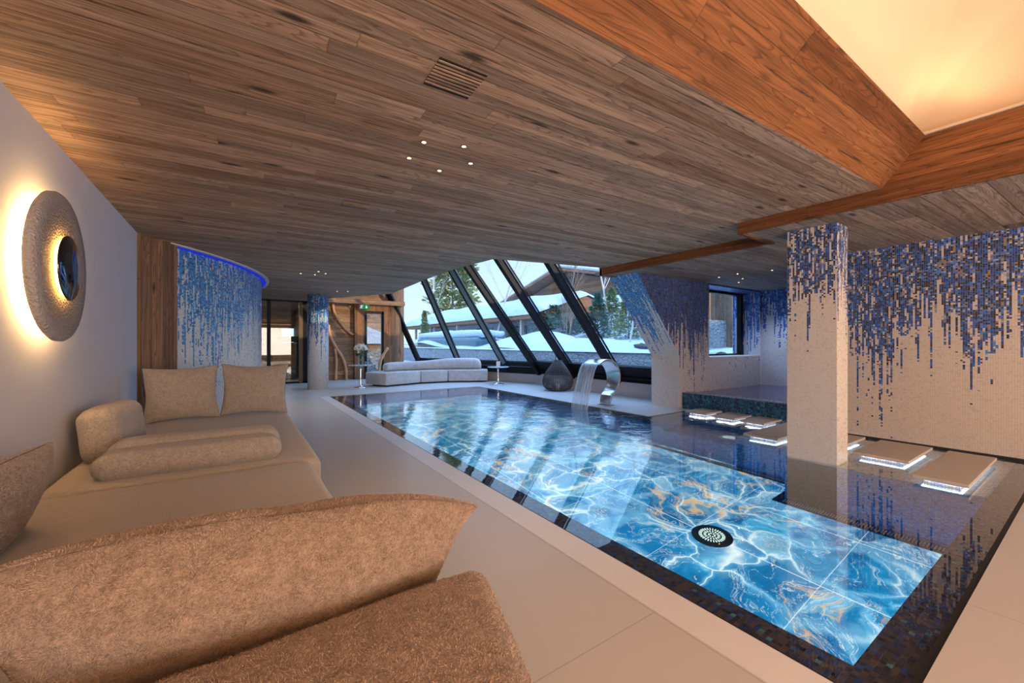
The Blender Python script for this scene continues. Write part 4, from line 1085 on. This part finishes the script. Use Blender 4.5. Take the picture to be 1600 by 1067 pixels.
for i, (x, z) in enumerate(arc):
    a = arc[max(0, i-1)]; c = arc[min(len(arc)-1, i+1)]; d = Vector((c[0]-a[0], 0, c[1]-a[1])).normalized(); n_ = Vector((d.z, 0, -d.x))
    f_ = i/(len(arc)-1); hw = 0.125+0.075*min(1, f_*1.3); ym = (AY0+AY1)/2; tk = th*(1.0 if f_ < .9 else 0.7)
    ring = [q.bm.verts.new(Vector((x, ym+sy_*hw, z))+n_*(sn*tk/2)) for sy_, sn in ((-1, -1), (1, -1), (1, 1), (-1, 1))]
    if prev:
        for k in range(4):
            g2 = q.bm.faces.new([prev[k], prev[(k+1) % 4], ring[(k+1) % 4], ring[k]]); g2.smooth = k in (0, 2)
    else: q.bm.faces.new(ring[::-1])
    prev = ring
q.bm.faces.new(prev)
o = part('steel_arc', q, m_steel, sp, bevel=0.002)
q = M(); q.box((5.64, 5.17, 0.0), (5.80, 5.45, 0.012)); part('foot_plate', q, m_steel, sp)
def fall_mat():
    m, g, out = mat('falling_water'); tc = g.node('ShaderNodeTexCoord'); x, y, z = g.sep(tc.outputs['Object'])
    n1, _ = g.noise(g.xyz(y*30.0, z*1.6, 0), 1.0, 4, 0.6)
    t = g.node('ShaderNodeBsdfTransparent'); g.put(t.inputs[0], (0.95, 0.98, 1.0))
    d = g.node('ShaderNodeBsdfTranslucent'); g.put(d.inputs[0], (0.9, 0.93, 0.96)); d2 = g.node('ShaderNodeBsdfDiffuse'); g.put(d2.inputs[0], (0.9, 0.93, 0.96))
    ad = g.node('ShaderNodeMixShader'); g.put(ad.inputs[0], 0.5); g.nt.links.new(d.outputs[0], ad.inputs[1]); g.nt.links.new(d2.outputs[0], ad.inputs[2])
    gl = g.node('ShaderNodeBsdfGlossy'); g.put(gl.inputs['Roughness'], 0.08); g.put(gl.inputs['Normal'], g.bump(n1, 0.7, 0.02))
    m1 = g.node('ShaderNodeMixShader'); g.put(m1.inputs[0], g.sstep(n1, 0.35, 0.70)*0.50+0.28); g.nt.links.new(t.outputs[0], m1.inputs[1]); g.nt.links.new(ad.outputs[0], m1.inputs[2])
    m2 = g.node('ShaderNodeMixShader'); g.put(m2.inputs[0], 0.14); g.nt.links.new(m1.outputs[0], m2.inputs[1]); g.nt.links.new(gl.outputs[0], m2.inputs[2]); g.nt.links.new(m2.outputs[0], out.inputs[0])
    return m
q = M(); ex, ez = arc[-1]
def fall(u, v_):
    t = v_; x = ex - 0.02 - 0.30*t**0.75; z = ez + 0.01 - (ez+0.02)*t**1.35
    w_ = 0.195+0.02*t; y = 5.31+(u*2-1)*w_
    return Vector((x + 0.006*math.sin(u*37+t*3), y, z))
q.grid(60, 40, fall); part('water_sheet', q, fall_mat(), sp, uv=False)

# exit sign
ex_ = tag(empty('exit_sign', (3.38, 13.52, 2.34)), 'green and white emergency exit sign above the garden door', 'sign')
m_green = emit('exit_green', (0.01, 0.22, 0.06), 0.8); m_white = emit('exit_white', (0.9, 1.0, 0.9), 0.9)
q = M(); q.box((3.38, 13.50, 2.26), (3.55, 13.53, 2.42)); part('sign_box', q, m_green, ex_)
q = M(); q.box((3.24, 13.505, 2.26), (3.375, 13.53, 2.42)); part('side_panel', q, plain('dull_green_panel', (0.20, 0.30, 0.20), 0.5), ex_)
q = M(); y_ = 13.497
q.box((3.455, y_, 2.31), (3.475, 13.50, 2.385)); q.face([(3.425, y_, 2.335), (3.505, y_, 2.335), (3.465, y_, 2.285)])
part('arrow', q, m_white, ex_)
q = M(); q.box((3.27, 13.501, 2.30), (3.34, 13.505, 2.315)); q.box((3.29, 13.501, 2.33), (3.31, 13.505, 2.38)); q.box((3.31, 13.501, 2.35), (3.345, 13.505, 2.365))
part('pictogram', q, m_white, ex_)
q = M(); q.lathe([(0.0, 0), (0.035, 0.0), (0.03, -0.02), (0.0, -0.022)], (3.02, 13.78, 2.35), 16, axis='Y'); o = q.build('alarm_sensor', plain('white_sensor', (0.7, 0.7, 0.7), 0.5)); tag(o, 'small white round sensor on the wood wall left of the exit sign', 'sensor')

# bent natural branches on the end wall
m_branch = plain('peeled_orange_branch', (0.62, 0.33, 0.17), 0.6, nscale=6, namt=0.25)
def branch(label, pts, r0, r1):
    P = [Vector(p) for p in pts]; out_ = []
    for i in range(len(P)-1):
        a, b_, c, d = P[max(0, i-1)], P[i], P[i+1], P[min(len(P)-1, i+2)]
        for k in range(6):
            t = k/6; out_.append(0.5*((2*b_)+(c-a)*t+(2*a-5*b_+4*c-d)*t*t+(3*b_-a-3*c+d)*t**3))
    out_.append(P[-1]); n_ = len(out_)
    q = M(); q.tube(out_, [r0+(r1-r0)*i/(n_-1)+0.006*math.sin(i*1.3) for i in range(n_)], 10); o = q.build('driftwood_branch', m_branch)
    return tag(o, label, 'branch', 'bent branches at the wooden end wall')
branch('bent branch curving from the ceiling down to the right across the end wall', [(2.50, 13.74, 2.42), (2.55, 13.74, 2.12), (2.72, 13.74, 1.83), (2.95, 13.74, 1.56), (3.12, 13.72, 1.44)], 0.04, 0.04)
branch('long bent branch sweeping down to the floor between round column and side table', [(2.36, 13.72, 1.75), (2.42, 13.72, 1.40), (2.58, 13.72, 1.05), (2.78, 13.72, 0.72), (2.88, 13.72, 0.38), (2.90, 13.72, 0.0)], 0.05, 0.042)
branch('straight short branch standing on the floor nearest the round column', [(2.56, 13.72, 1.0), (2.60, 13.73, 0.6), (2.58, 13.72, 0.0)], 0.04, 0.045)
branch('slanted branch seen through the garden door behind the far sofa', [(4.16, 13.5, 1.02), (3.98, 13.5, 0.72), (3.88, 13.5, 0.40), (3.86, 13.5, 0.0)], 0.05, 0.045)

# ceiling downlights
m_bulb = emit('warm_bulb', (1.0, 0.66, 0.30), 9.0); m_trimr = plain('dark_bronze_ring', (0.10, 0.06, 0.035), 0.4)
def dl_proto():
    e = empty('ceiling_spotlight', (0, 0, 0)); tag(e, 'tmp', 'ceiling light')
    q = M(); q.lathe([(0.012, 0.0), (0.021, 0.0), (0.021, -0.004), (0.014, -0.004)], (0, 0, 0), 20, close=True); q.build('ring', m_trimr).parent = e
    q = M(); q.lathe([(0.0, -0.001), (0.0135, -0.001), (0.0135, -0.003), (0.0, -0.003)], (0, 0, 0), 20); q.build('bulb', m_bulb).parent = e
    return e
DL = [((0.96, 2.39), HC, 'left front', 'a'), ((1.19, 2.30), HC, 'right front', 'a'), ((1.34, 2.49), HC, 'rightmost', 'a'), ((1.21, 2.72), HC, 'farthest', 'a'), ((0.96, 2.65), HC, 'leftmost', 'a'),
      ((0.94, 8.08), HC, 'leftmost', 'b'), ((1.17, 7.69), HC, 'nearest', 'b'), ((1.17, 8.08), HC, 'farthest', 'b'), ((1.31, 7.86), HC, 'rightmost', 'b'),
      ((1.98, 10.35), HC, 'left', 'c'), ((2.19, 10.21), HC, 'right', 'c'),
      ((6.90, 3.81), HL, 'leftmost', 'd'), ((6.81, 3.45), HL, 'second from the left', 'd'), ((7.38, 3.65), HL, 'middle', 'd'), ((7.78, 3.92), HL, 'right', 'd'), ((6.93, 2.98), HL, 'nearest the square column', 'd')]
GR = {'a': ('spotlight in the near cluster of five below the big ceiling grille', 'near cluster of ceiling spotlights'), 'b': ('recessed spotlight in the far cluster above the back of the pool deck', 'far cluster of ceiling spotlights'),
      'c': ('recessed spotlight in front of the round column', 'pair of ceiling spotlights by the round column'), 'd': ('recessed spotlight in the low ceiling over the spa', 'ceiling spotlights over the spa')}
proto = dl_proto(); first = True
for (x, y), h, which, gk in DL:
    lab = which+' '+GR[gk][0]
    if first: o = proto; o.location = (x, y, h); o['label'] = lab; o['group'] = GR[gk][1]; first = False
    else: o = copy_thing(proto, (x, y, h), None, lab, GR[gk][1])
light('spa_spotlight_beam', 'SPOT', (8.7, 3.4, HL-0.02), 60, (0.74, 0.84, 1.0), 0.08, rot=(0, 0, 0), spot_size=R_(130), spot_blend=0.6)
for x, y, e_w in ((1.1, 2.5, 30), (1.15, 7.9, 34), (2.08, 10.3, 16), (0.1, -1.5, 22)):  # last beam has no fixture, added behind the camera to warm the foreground
    light('spotlight_beam', 'SPOT', (x, y, (HL if x > 6 else HC)-0.02), e_w, (1.0, 0.70, 0.44), 0.08, rot=(0, 0, 0), spot_size=R_(125), spot_blend=0.9)
# slotted ceiling grilles
def grille(cx, cy, w_, l_, n_, rz, label):
    e = tag(empty('ceiling_grille', (cx, cy, HC)), label, 'grille', 'slotted wooden ceiling grilles'); c, s_ = math.cos(rz), math.sin(rz)
    def T(x, y, z): return (cx+x*c-y*s_, cy+x*s_+y*c, z)
    q = M()
    def bx(q, x0, x1, y0, y1, z0, z1):
        v_ = [q.bm.verts.new(T(*p)) for p in ((x0,y0,z0),(x1,y0,z0),(x1,y1,z0),(x0,y1,z0),(x0,y0,z1),(x1,y0,z1),(x1,y1,z1),(x0,y1,z1))]
        for f_ in ((3,2,1,0),(4,5,6,7),(0,1,5,4),(1,2,6,5),(2,3,7,6),(3,0,4,7)): q.bm.faces.new([v_[i] for i in f_])
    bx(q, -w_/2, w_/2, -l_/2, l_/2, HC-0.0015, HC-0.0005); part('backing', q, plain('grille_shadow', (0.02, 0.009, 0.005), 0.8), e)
    q = M(); p_ = l_/n_
    for k in range(n_-1): bx(q, -w_/2, w_/2, -l_/2+p_*(k+0.62), -l_/2+p_*(k+1.12), HC-0.004, HC-0.001)
    part('slats', q, m_ceil, e)
grille(0.855, 1.745, 0.235, 0.215, 9, R_(-2.3), 'square slotted wooden ceiling grille at the top centre of the photo')
grille(0.885, 3.82, 0.22, 0.16, 6, R_(-2.3), 'small slotted ceiling grille farther back, left of the spotlights')

# treadmill and stool inside the gym
tm = tag(empty('treadmill', (1.25, 15.2, 0)), 'dark treadmill with slanted console posts behind the glass door', 'treadmill')
m_dk = plain('dark_gym_plastic', (0.02, 0.022, 0.026), 0.4); m_bl = plain('blue_gym_panel', (0.05, 0.16, 0.26), 0.5)
q = M(); q.box((0.85, 14.6, 0.05), (1.65, 16.3, 0.24)); part('deck', q, m_dk, tm, bevel=0.03)
for x in (0.88, 1.60):
    q = M(); q.bar((x, 14.7, 0.2), (x, 14.35, 1.35), 0.07, 0.09, up=(0, 1, 0)); part('post', q, m_dk, tm)
q = M(); q.box((0.86, 14.3, 1.2), (1.62, 14.5, 1.38)); part('console', q, m_dk, tm, bevel=0.03)
q = M(); q.bar((0.9, 14.35, 1.15), (0.9, 14.95, 1.1), 0.035, 0.035); part('handrail', q, m_chrome, tm)
q = M(); q.bar((1.58, 14.35, 1.15), (1.58, 14.95, 1.1), 0.035, 0.035); part('handrail', q, m_chrome, tm)
q = M(); q.lathe([(0.0, 0.0), (0.15, 0.01), (0.30, 0.12), (0.34, 0.33), (0.29, 0.55), (0.15, 0.66), (0.0, 0.68)], (0.55, 14.2, 0), 24); o = q.build('exercise_ball', m_bl); tag(o, 'blue exercise ball on the gym floor beside the treadmill', 'ball')

# ================================================================== OUTSIDE
def snow_mat():
    m, g, out = mat('snow'); tc = g.node('ShaderNodeTexCoord'); n1, _ = g.noise(tc.outputs['Object'], 1.3, 5, 0.55); n2, _ = g.noise(tc.outputs['Object'], 9, 4, 0.6)
    pbsdf(g, out, (0.46, 0.52, 0.61), 0.7, 0, g.bump(n1*1.0+n2*0.25, 0.9, 0.2), 0.2); return m
m_snow = snow_mat()
def stone_mat(name='dry_stone', sc=1.0, c0=(0.16, 0.16, 0.16), c1=(0.40, 0.40, 0.39)):
    m, g, out = mat(name); tc = g.node('ShaderNodeTexCoord'); x, y, z = g.sep(tc.outputs['UV'])
    _, wc = g.noise(g.xyz(x, y, 0), 3.5, 3, 0.5); wx, wy, wz = g.sep(wc)
    q = g.xyz((x+(wx-0.5)*0.14)*4.2*sc, (y+(wy-0.5)*0.06)*12.0*sc, 0.0)
    e = g.vor(q, 1.0, 'DISTANCE_TO_EDGE'); n = g.node('ShaderNodeTexVoronoi', feature='F1'); g.put(n.inputs['Vector'], q); r, gg, bb = g.sep(n.outputs['Color'])
    n1, _ = g.noise(g.xyz(x, y, 0), 14, 5, 0.65)
    c = g.mix(r, c0, c1); c = g.mix(n1*0.6, c, tuple(v_*0.7 for v_ in c1)); gp_ = 1.0-g.sstep(e, 0.01, 0.07); c = g.mix(gp_*0.6, c, (0.03, 0.03, 0.03))
    pbsdf(g, out, c, 0.85, 0, g.bump(n1*0.3-gp_*1.0+r*0.4, 0.7, 0.03), 0.2); return m
m_stone = stone_mat()
WXs = 9.60
def th_(x, y):
    h = 0.86 + max(0, x-WXs-0.3)*0.045
    s_ = min(1.0, max(0.0, (x-15)/13.0)); s_ = s_*s_*(3-2*s_)
    k = min(1.0, max(0.0, (40-y)/14.0)); k = k*k*(3-2*k)
    h += 3.9*s_*k
    if x > 32: h += (x-32)*0.18
    n_ = noise.noise(Vector((x*0.22, y*0.22, 0.3)))*0.45 + noise.noise(Vector((x*0.6, y*0.6, 5.0)))*0.14
    h += n_*min(1, max(0, (x-10.2)/2.5))
    for (mx_, my_, r_, a_) in ((12.2, 19.5, 1.9, 0.55), (11.8, 15.0, 1.7, 0.75), (12.5, 11.8, 1.5, 0.35), (11.9, 24.5, 2.6, 0.75), (12.5, 31, 4, 0.55), (13.5, 8.5, 2.2, 0.15), (11.6, 17.2, 1.0, 0.35)):
        h += a_*math.exp(-((x-mx_)**2+(y-my_)**2)/(r_*r_))
    return h
q = M(); 
XS = [WXs-0.03+0.16*i for i in range(60)]+[19.2+0.6*i for i in range(50)]; YS = [-14+0.33*j for j in range(150)]+[35.5+1.1*j for j in range(50)]
vs = [[q.bm.verts.new((x, y, th_(x, y))) for y in YS] for x in XS]
for i in range(len(XS)-1):
    for j in range(len(YS)-1):
        f_ = q.bm.faces.new([vs[i][j], vs[i+1][j], vs[i+1][j+1], vs[i][j+1]]); f_.smooth = True
S('ground_snow', q, m_snow)
q = M(); q.box((7.3, 4.9, -0.1), (WXs, 40, 0.02)); q.box((4.8, 14.2, -0.1), (7.3, 40, 0.02)); q.box((-6, 18.1, -0.1), (7.3, 40, 0.015)); S('ground_path', q, m_snow)
gw = M(); gw.box((9.45, 5.3, 0.0), (9.95, 40, 0.86)); S('wall_garden', gw, m_stone)
q = M()
q.grid(6, 260, lambda a, b_: Vector((9.40+0.62*a, 5.3+34.5*b_, 0.865+0.09*math.sin(a*PI)**0.5*(0.65+0.35*noise.noise(Vector((a, b_*40, 0))))+0.02)))
o = q.build('snow_cap', m_snow); tag(o, 'thin cap of snow on the low stone garden wall outside', 'snow')
# return of the stone wall rising behind it
q = M(); q.prism_y([(11.2, 0.8), (13.4, 0.8), (13.4, 1.62), (12.9, 1.62), (11.2, 1.12)], 13.0, 13.5)
o = q.build('stone_terrace_wall', m_stone); tag(o, 'short sloping dry stone wall end in the snow outside', 'stone wall')

def tree_birch(label, x, y, h, seed, m, spread=0.5, group=None, name='bare_tree', trunks=1, thick=1.0):
    r_ = random.Random(seed); z0 = th_(x, y)-0.1 if x > WXs else 0.0
    e = tag(empty(name, (x, y, z0)), label, 'tree', group); q = M(); qb = M()
    def grow(p, d, l, r, lev, q):
        n_ = 5; pts = [p]; rs = [r]
        for i in range(n_):
            d = (d+Vector((r_.gauss(0, 0.10), r_.gauss(0, 0.10), 0.05))).normalized(); p = p+d*(l/n_); pts.append(p); rs.append(r*(1-0.6*(i+1)/n_))
            if lev < 3 and (lev > 0 or i >= 1):
                for _ in range(2 if lev < 2 else 1):
                    a = r_.uniform(0, 6.28); dd = (d*1.0+Vector((math.cos(a), math.sin(a), 0.35))*spread*1.5).normalized(); grow(p, dd, l*r_.uniform(0.38, 0.55), rs[-1]*0.45, lev+1, qb)
        q.tube(pts, rs, 5, cap=False)
    for k in range(trunks):
        a = 2*PI*k/max(1, trunks); grow(Vector((x+0.12*math.cos(a)*(trunks > 1), y+0.12*math.sin(a)*(trunks > 1), z0)), Vector((0.18*math.cos(a)*(trunks > 1), 0.18*math.sin(a)*(trunks > 1), 1)), h, 0.045*h/4*thick, 0, q)
    part('trunk', q, m, e, uv=False); part('branches', qb, m, e, uv=False); return e
m_birch = plain('pale_birch_bark', (0.55, 0.50, 0.46), 0.8, nscale=5, namt=0.3)
m_bark = plain('brown_twigs', (0.25, 0.17, 0.12), 0.8)
m_need = plain('green_needles', (0.07, 0.14, 0.09), 0.8, nscale=3, namt=0.4); m_need2 = plain('yellow_green_needles', (0.22, 0.26, 0.09), 0.8, nscale=3, namt=0.3)
def conifer(label, x, y, h, r, seed, m, n_=2600, round_=False):
    r_ = random.Random(seed); z0 = th_(x, y)-0.1; e = tag(empty('conifer', (x, y, z0)), label, 'tree', 'evergreens in the snowy garden')
    q = M(); q.tube([(x, y, z0), (x, y, z0+h*0.9)], [0.05*h/3, 0.01], 6); part('trunk', q, m_bark, e, uv=False)
    q = M()
    for k in range(n_):
        t = r_.random()**0.8; rad = r*((1-t)**0.8 if not round_ else math.sqrt(max(0.02, 1-(2*t-0.9)**2)))
        a = r_.uniform(0, 6.28); lay = 0.72+0.28*math.sin(t*40+a*2); rr = rad*math.sqrt(r_.random())*lay
        p = Vector((x+math.cos(a)*rr, y+math.sin(a)*rr, z0+h*(0.06+0.94*t)-rr*0.15)); d = Vector((math.cos(a), math.sin(a), r_.uniform(-0.3, 0.6))).normalized()
        l = r_.uniform(0.10, 0.22)*(h/3)**(0.5 if h < 10 else 1.0); s_ = d.cross(Vector((r_.gauss(0, 1), r_.gauss(0, 1), 1))).normalized()*l*0.28
        q.bm.faces.new([q.bm.verts.new(v_) for v_ in (p, p+d*l*0.5+s_, p+d*l, p+d*l*0.5-s_)])
    part('foliage', q, m, e, uv=False); return e
GB = 'bare trees in the snowy garden'
tree_birch('white birch trunk seen beside the first window bar', 15.0, 36.0, 8.0, 1, m_birch, group=GB)
tree_birch('tall bare birch in the middle of the glazing', 15.0, 24.2, 7.5, 2, m_birch, group=GB)
tree_birch('bare thin tree in front of the timber chalet gable', 17.5, 19.2, 5.5, 4, m_bark, group=GB)
tree_birch('white birch with a bushy top left of the mosaic pier', 15.5, 12.9, 4.3, 6, m_birch, spread=0.4, group=GB)
tree_birch('bare birch before the chalet gable, right of the fifth window bar', 18.5, 16.8, 7.0, 8, m_birch, group=GB)
tree_birch('low bundle of bare stems in the snow beside the mosaic pier', 12.2, 8.9, 1.5, 9, m_bark, spread=0.12, trunks=6, group=GB, name='bare_shrub', thick=0.7)
tree_birch('bare multi stem shrub near the middle snow mound', 14.5, 16.2, 2.2, 10, m_bark, spread=0.3, trunks=4, group=GB, name='bare_shrub')
conifer('dark green pine right of the fifth window bar', 17.2, 16.6, 2.7, 1.3, 11, m_need, 3000)
conifer('bright yellow green pine just left of the mosaic pier', 17.0, 14.2, 2.7, 1.2, 12, m_need2, 3600)
conifer('dark green bush between the two middle window bars', 16.5, 19.6, 2.3, 1.9, 13, m_need, 3000, True)
conifer('dark green bush behind the snow mound', 17.5, 23.0, 2.2, 2.0, 14, m_need, 2600, True)
conifer('round blue green bush half hidden behind the fifth window bar', 16.2, 18.6, 2.0, 1.5, 21, m_need, 3000, True)
conifer('pale green pine between the dark pine and the bright pine', 19.0, 17.2, 2.6, 1.1, 22, m_need2, 2600)
conifer('low dark evergreen behind the fourth window bar', 16.0, 17.4, 2.0, 1.5, 15, m_need, 2600, True)
conifer('tall yellow green tree rising behind the snowy roof', 29.0, 60.0, 17.0, 4.5, 16, m_need2, 3600, True)
conifer('narrow green shrub beside the first birch trunk', 12.3, 30.5, 2.4, 0.5, 17, m_need2, 1500)
# chalet with a thick snow roof on the left
m_render = plain('grey_render', (0.26, 0.30, 0.33), 0.8, nscale=2, namt=0.1); m_timber = wood('chalet_timber', width=0.3, length=6, tones=((0.28, 0.12, 0.06), (0.42, 0.20, 0.10), (0.36, 0.17, 0.09)), uv=True)
m_wdark = plain('dark_window_glass', (0.03, 0.06, 0.08), 0.1)
ch = tag(empty('chalet', (19, 31, 0.8)), 'low chalet with a deep snow covered roof on the left of the view', 'chalet')
q = M(); q.box((16.5, 20.5, 0.3), (22.5, 42.0, 2.75)); part('wall', q, m_render, ch)
for k, yy in enumerate((22.5, 27.0, 31.8, 36.5)):
    q = M(); q.box((16.42, yy, 1.1), (16.5, yy+2.6, 2.4)); part('window', q, m_wdark, ch)
for yy in (21.5, 26.0, 30.8, 35.6, 40.4):
    q = M(); q.box((15.3, yy, 0.5), (15.5, yy+0.2, 2.75)); part('post', q, plain('pale_post', (0.5, 0.42, 0.36), 0.7), ch)
q = M(); q.prism_y([(14.9, 2.70), (24.0, 2.70), (24.0, 2.95), (19.5, 4.35), (14.9, 2.95)], 19.8, 43); part('roof', q, m_timber, ch)
q = M()
q.grid(40, 90, lambda a, b_: Vector((14.8+9.3*a, 19.6+23.6*b_, 2.95+ (1-abs(a*2-1))*1.45 + 0.55*min(1, min(a, 1-a)*14)**0.5*min(1, min(b_, 1-b_)*30)**0.5*(0.85+0.3*noise.noise(Vector((a*3, b_*8, 0)))))))
part('roof_snow', q, m_snow, ch)
# timber chalet gable
c2 = tag(empty('chalet', (30, 33, 4.5)), 'large orange timber chalet with a wide gable roof up the slope', 'chalet')
def yprism(q, poly, x0, x1):
    lo = [q.bm.verts.new((x0, y, z)) for y, z in poly]; hi = [q.bm.verts.new((x1, y, z)) for y, z in poly]; n_ = len(poly)
    q.bm.faces.new(lo); q.bm.faces.new(hi[::-1])
    for i in range(n_): q.bm.faces.new([lo[(i+1) % n_], lo[i], hi[i], hi[(i+1) % n_]])
q = M(); yprism(q, [(25.0, 3.0), (41.5, 3.0), (41.5, 6.6), (33.2, 8.9), (25.0, 6.9)], 30, 40); part('wall', q, m_timber, c2)
for yy, zz in ((28, 5.3), (31.8, 5.6), (35.5, 5.4), (32.3, 7.3)):
    q = M(); q.box((29.9, yy, zz), (30.0, yy+1.7, zz+1.1)); part('window', q, m_wdark, c2)
for sgn, ye, ze in ((1, 44.5, 6.2), (-1, 21.5, 6.45)):
    q = M(); yprism(q, [(33.2, 9.35), (ye, ze+0.25), (ye, ze), (33.2, 9.0)], 28.2, 41); part('roof', q, m_timber, c2)
    q = M(); yprism(q, [(33.2, 9.55), (ye, ze+0.42), (ye, ze+0.26), (33.2, 9.36)], 28.3, 41); part('roof_snow', q, m_snow, c2)
q = M(); q.box((29.2, 26, 5.0), (30.0, 40, 5.15)); q.box((29.2, 26, 5.15), (29.28, 40, 5.9)); part('balcony', q, m_timber, c2)
# snow covered hut
q = M(); blob(q, (22.0, 15.4, 4.6), 1.6, 24, 0.1, 2)
# hot tub cover in the left of the view
tub = tag(empty('hot_tub', (10.9, 23, 0.85)), 'long dark teal outdoor tub half buried in snow behind the stone wall', 'hot tub')
q = rbox((1.3, 8.5, 1.1), 0.3, 10); bmesh.ops.translate(q.bm, vec=(10.75, 22.3, 0.98), verts=q.bm.verts); part('shell', q, plain('teal_tub_shell', (0.03, 0.10, 0.13), 0.25), tub)
q = rbox((1.5, 8.7, 0.30), 0.14, 12, (0, 0, 0.12), None, 0.05, 2.0); bmesh.ops.translate(q.bm, vec=(11.0, 22.3, 1.66), verts=q.bm.verts); part('snow_cover', q, m_snow, tub)
# rocks in the snow
m_rock = plain('dark_rock', (0.07, 0.07, 0.08), 0.8, nscale=5, namt=0.5)
for i, (x, y, r, lab) in enumerate(((12.6, 9.9, 0.22, 'dark rock in the open snow left of the mosaic pier'), (13.4, 14.3, 0.30, 'dark rock above the sloping stone wall end'), (12.8, 14.9, 0.32, 'dark rock at the foot of the middle snow mound'), (12.0, 7.3, 0.26, 'dark rock right beside the pier behind bare stems'))):
    q = M(); blob(q, (0, 0, 0), r, 14, 0.7, i*3.0); o = q.build('rock', m_rock); o.location = (x, y, th_(x, y)+0.03); o.scale = (1, 1.3, 0.6); tag(o, lab, 'rock', 'rocks in the snowy garden')
# neighbouring stone house seen through the deep window and the garden door
h2 = tag(empty('stone_house', (15, 8.2, 0)), 'stone and timber wall of the neighbouring house seen through the deep window', 'house')
q = M(); q.box((12.2, 8.0, 0.0), (15.4, 8.5, 2.0)); part('stone_base', q, m_stone, h2)
q = M(); q.box((15.0, 7.8, 0.0), (17.2, 8.6, 4.5)); part('timber_wall', q, m_upright, h2)
q = M(); q.box((13.5, 7.9, 2.0), (13.8, 8.2, 4.5)); part('timber_post', q, m_doorwood, h2)
h3 = tag(empty('timber_shed', (4.5, 16.2, 0)), 'sunlit timber wall on a stone base seen through the garden door', 'shed')
q = M(); q.box((3.4, 16.0, 0.0), (4.95, 16.3, 0.95)); part('stone_base', q, m_stone, h3)
q = M(); q.box((3.4, 16.1, 0.95), (4.95, 16.3, 3.6)); part('timber_wall', q, m_wallwood, h3)
q = M(); q.prism_y([(3.45, 1.15), (4.93, 1.15), (4.93, 1.62), (4.6, 1.60), (4.2, 1.75), (3.9, 1.9), (3.45, 1.95)], 15.8, 16.1); part('snow_bank', q, m_snow, h3)
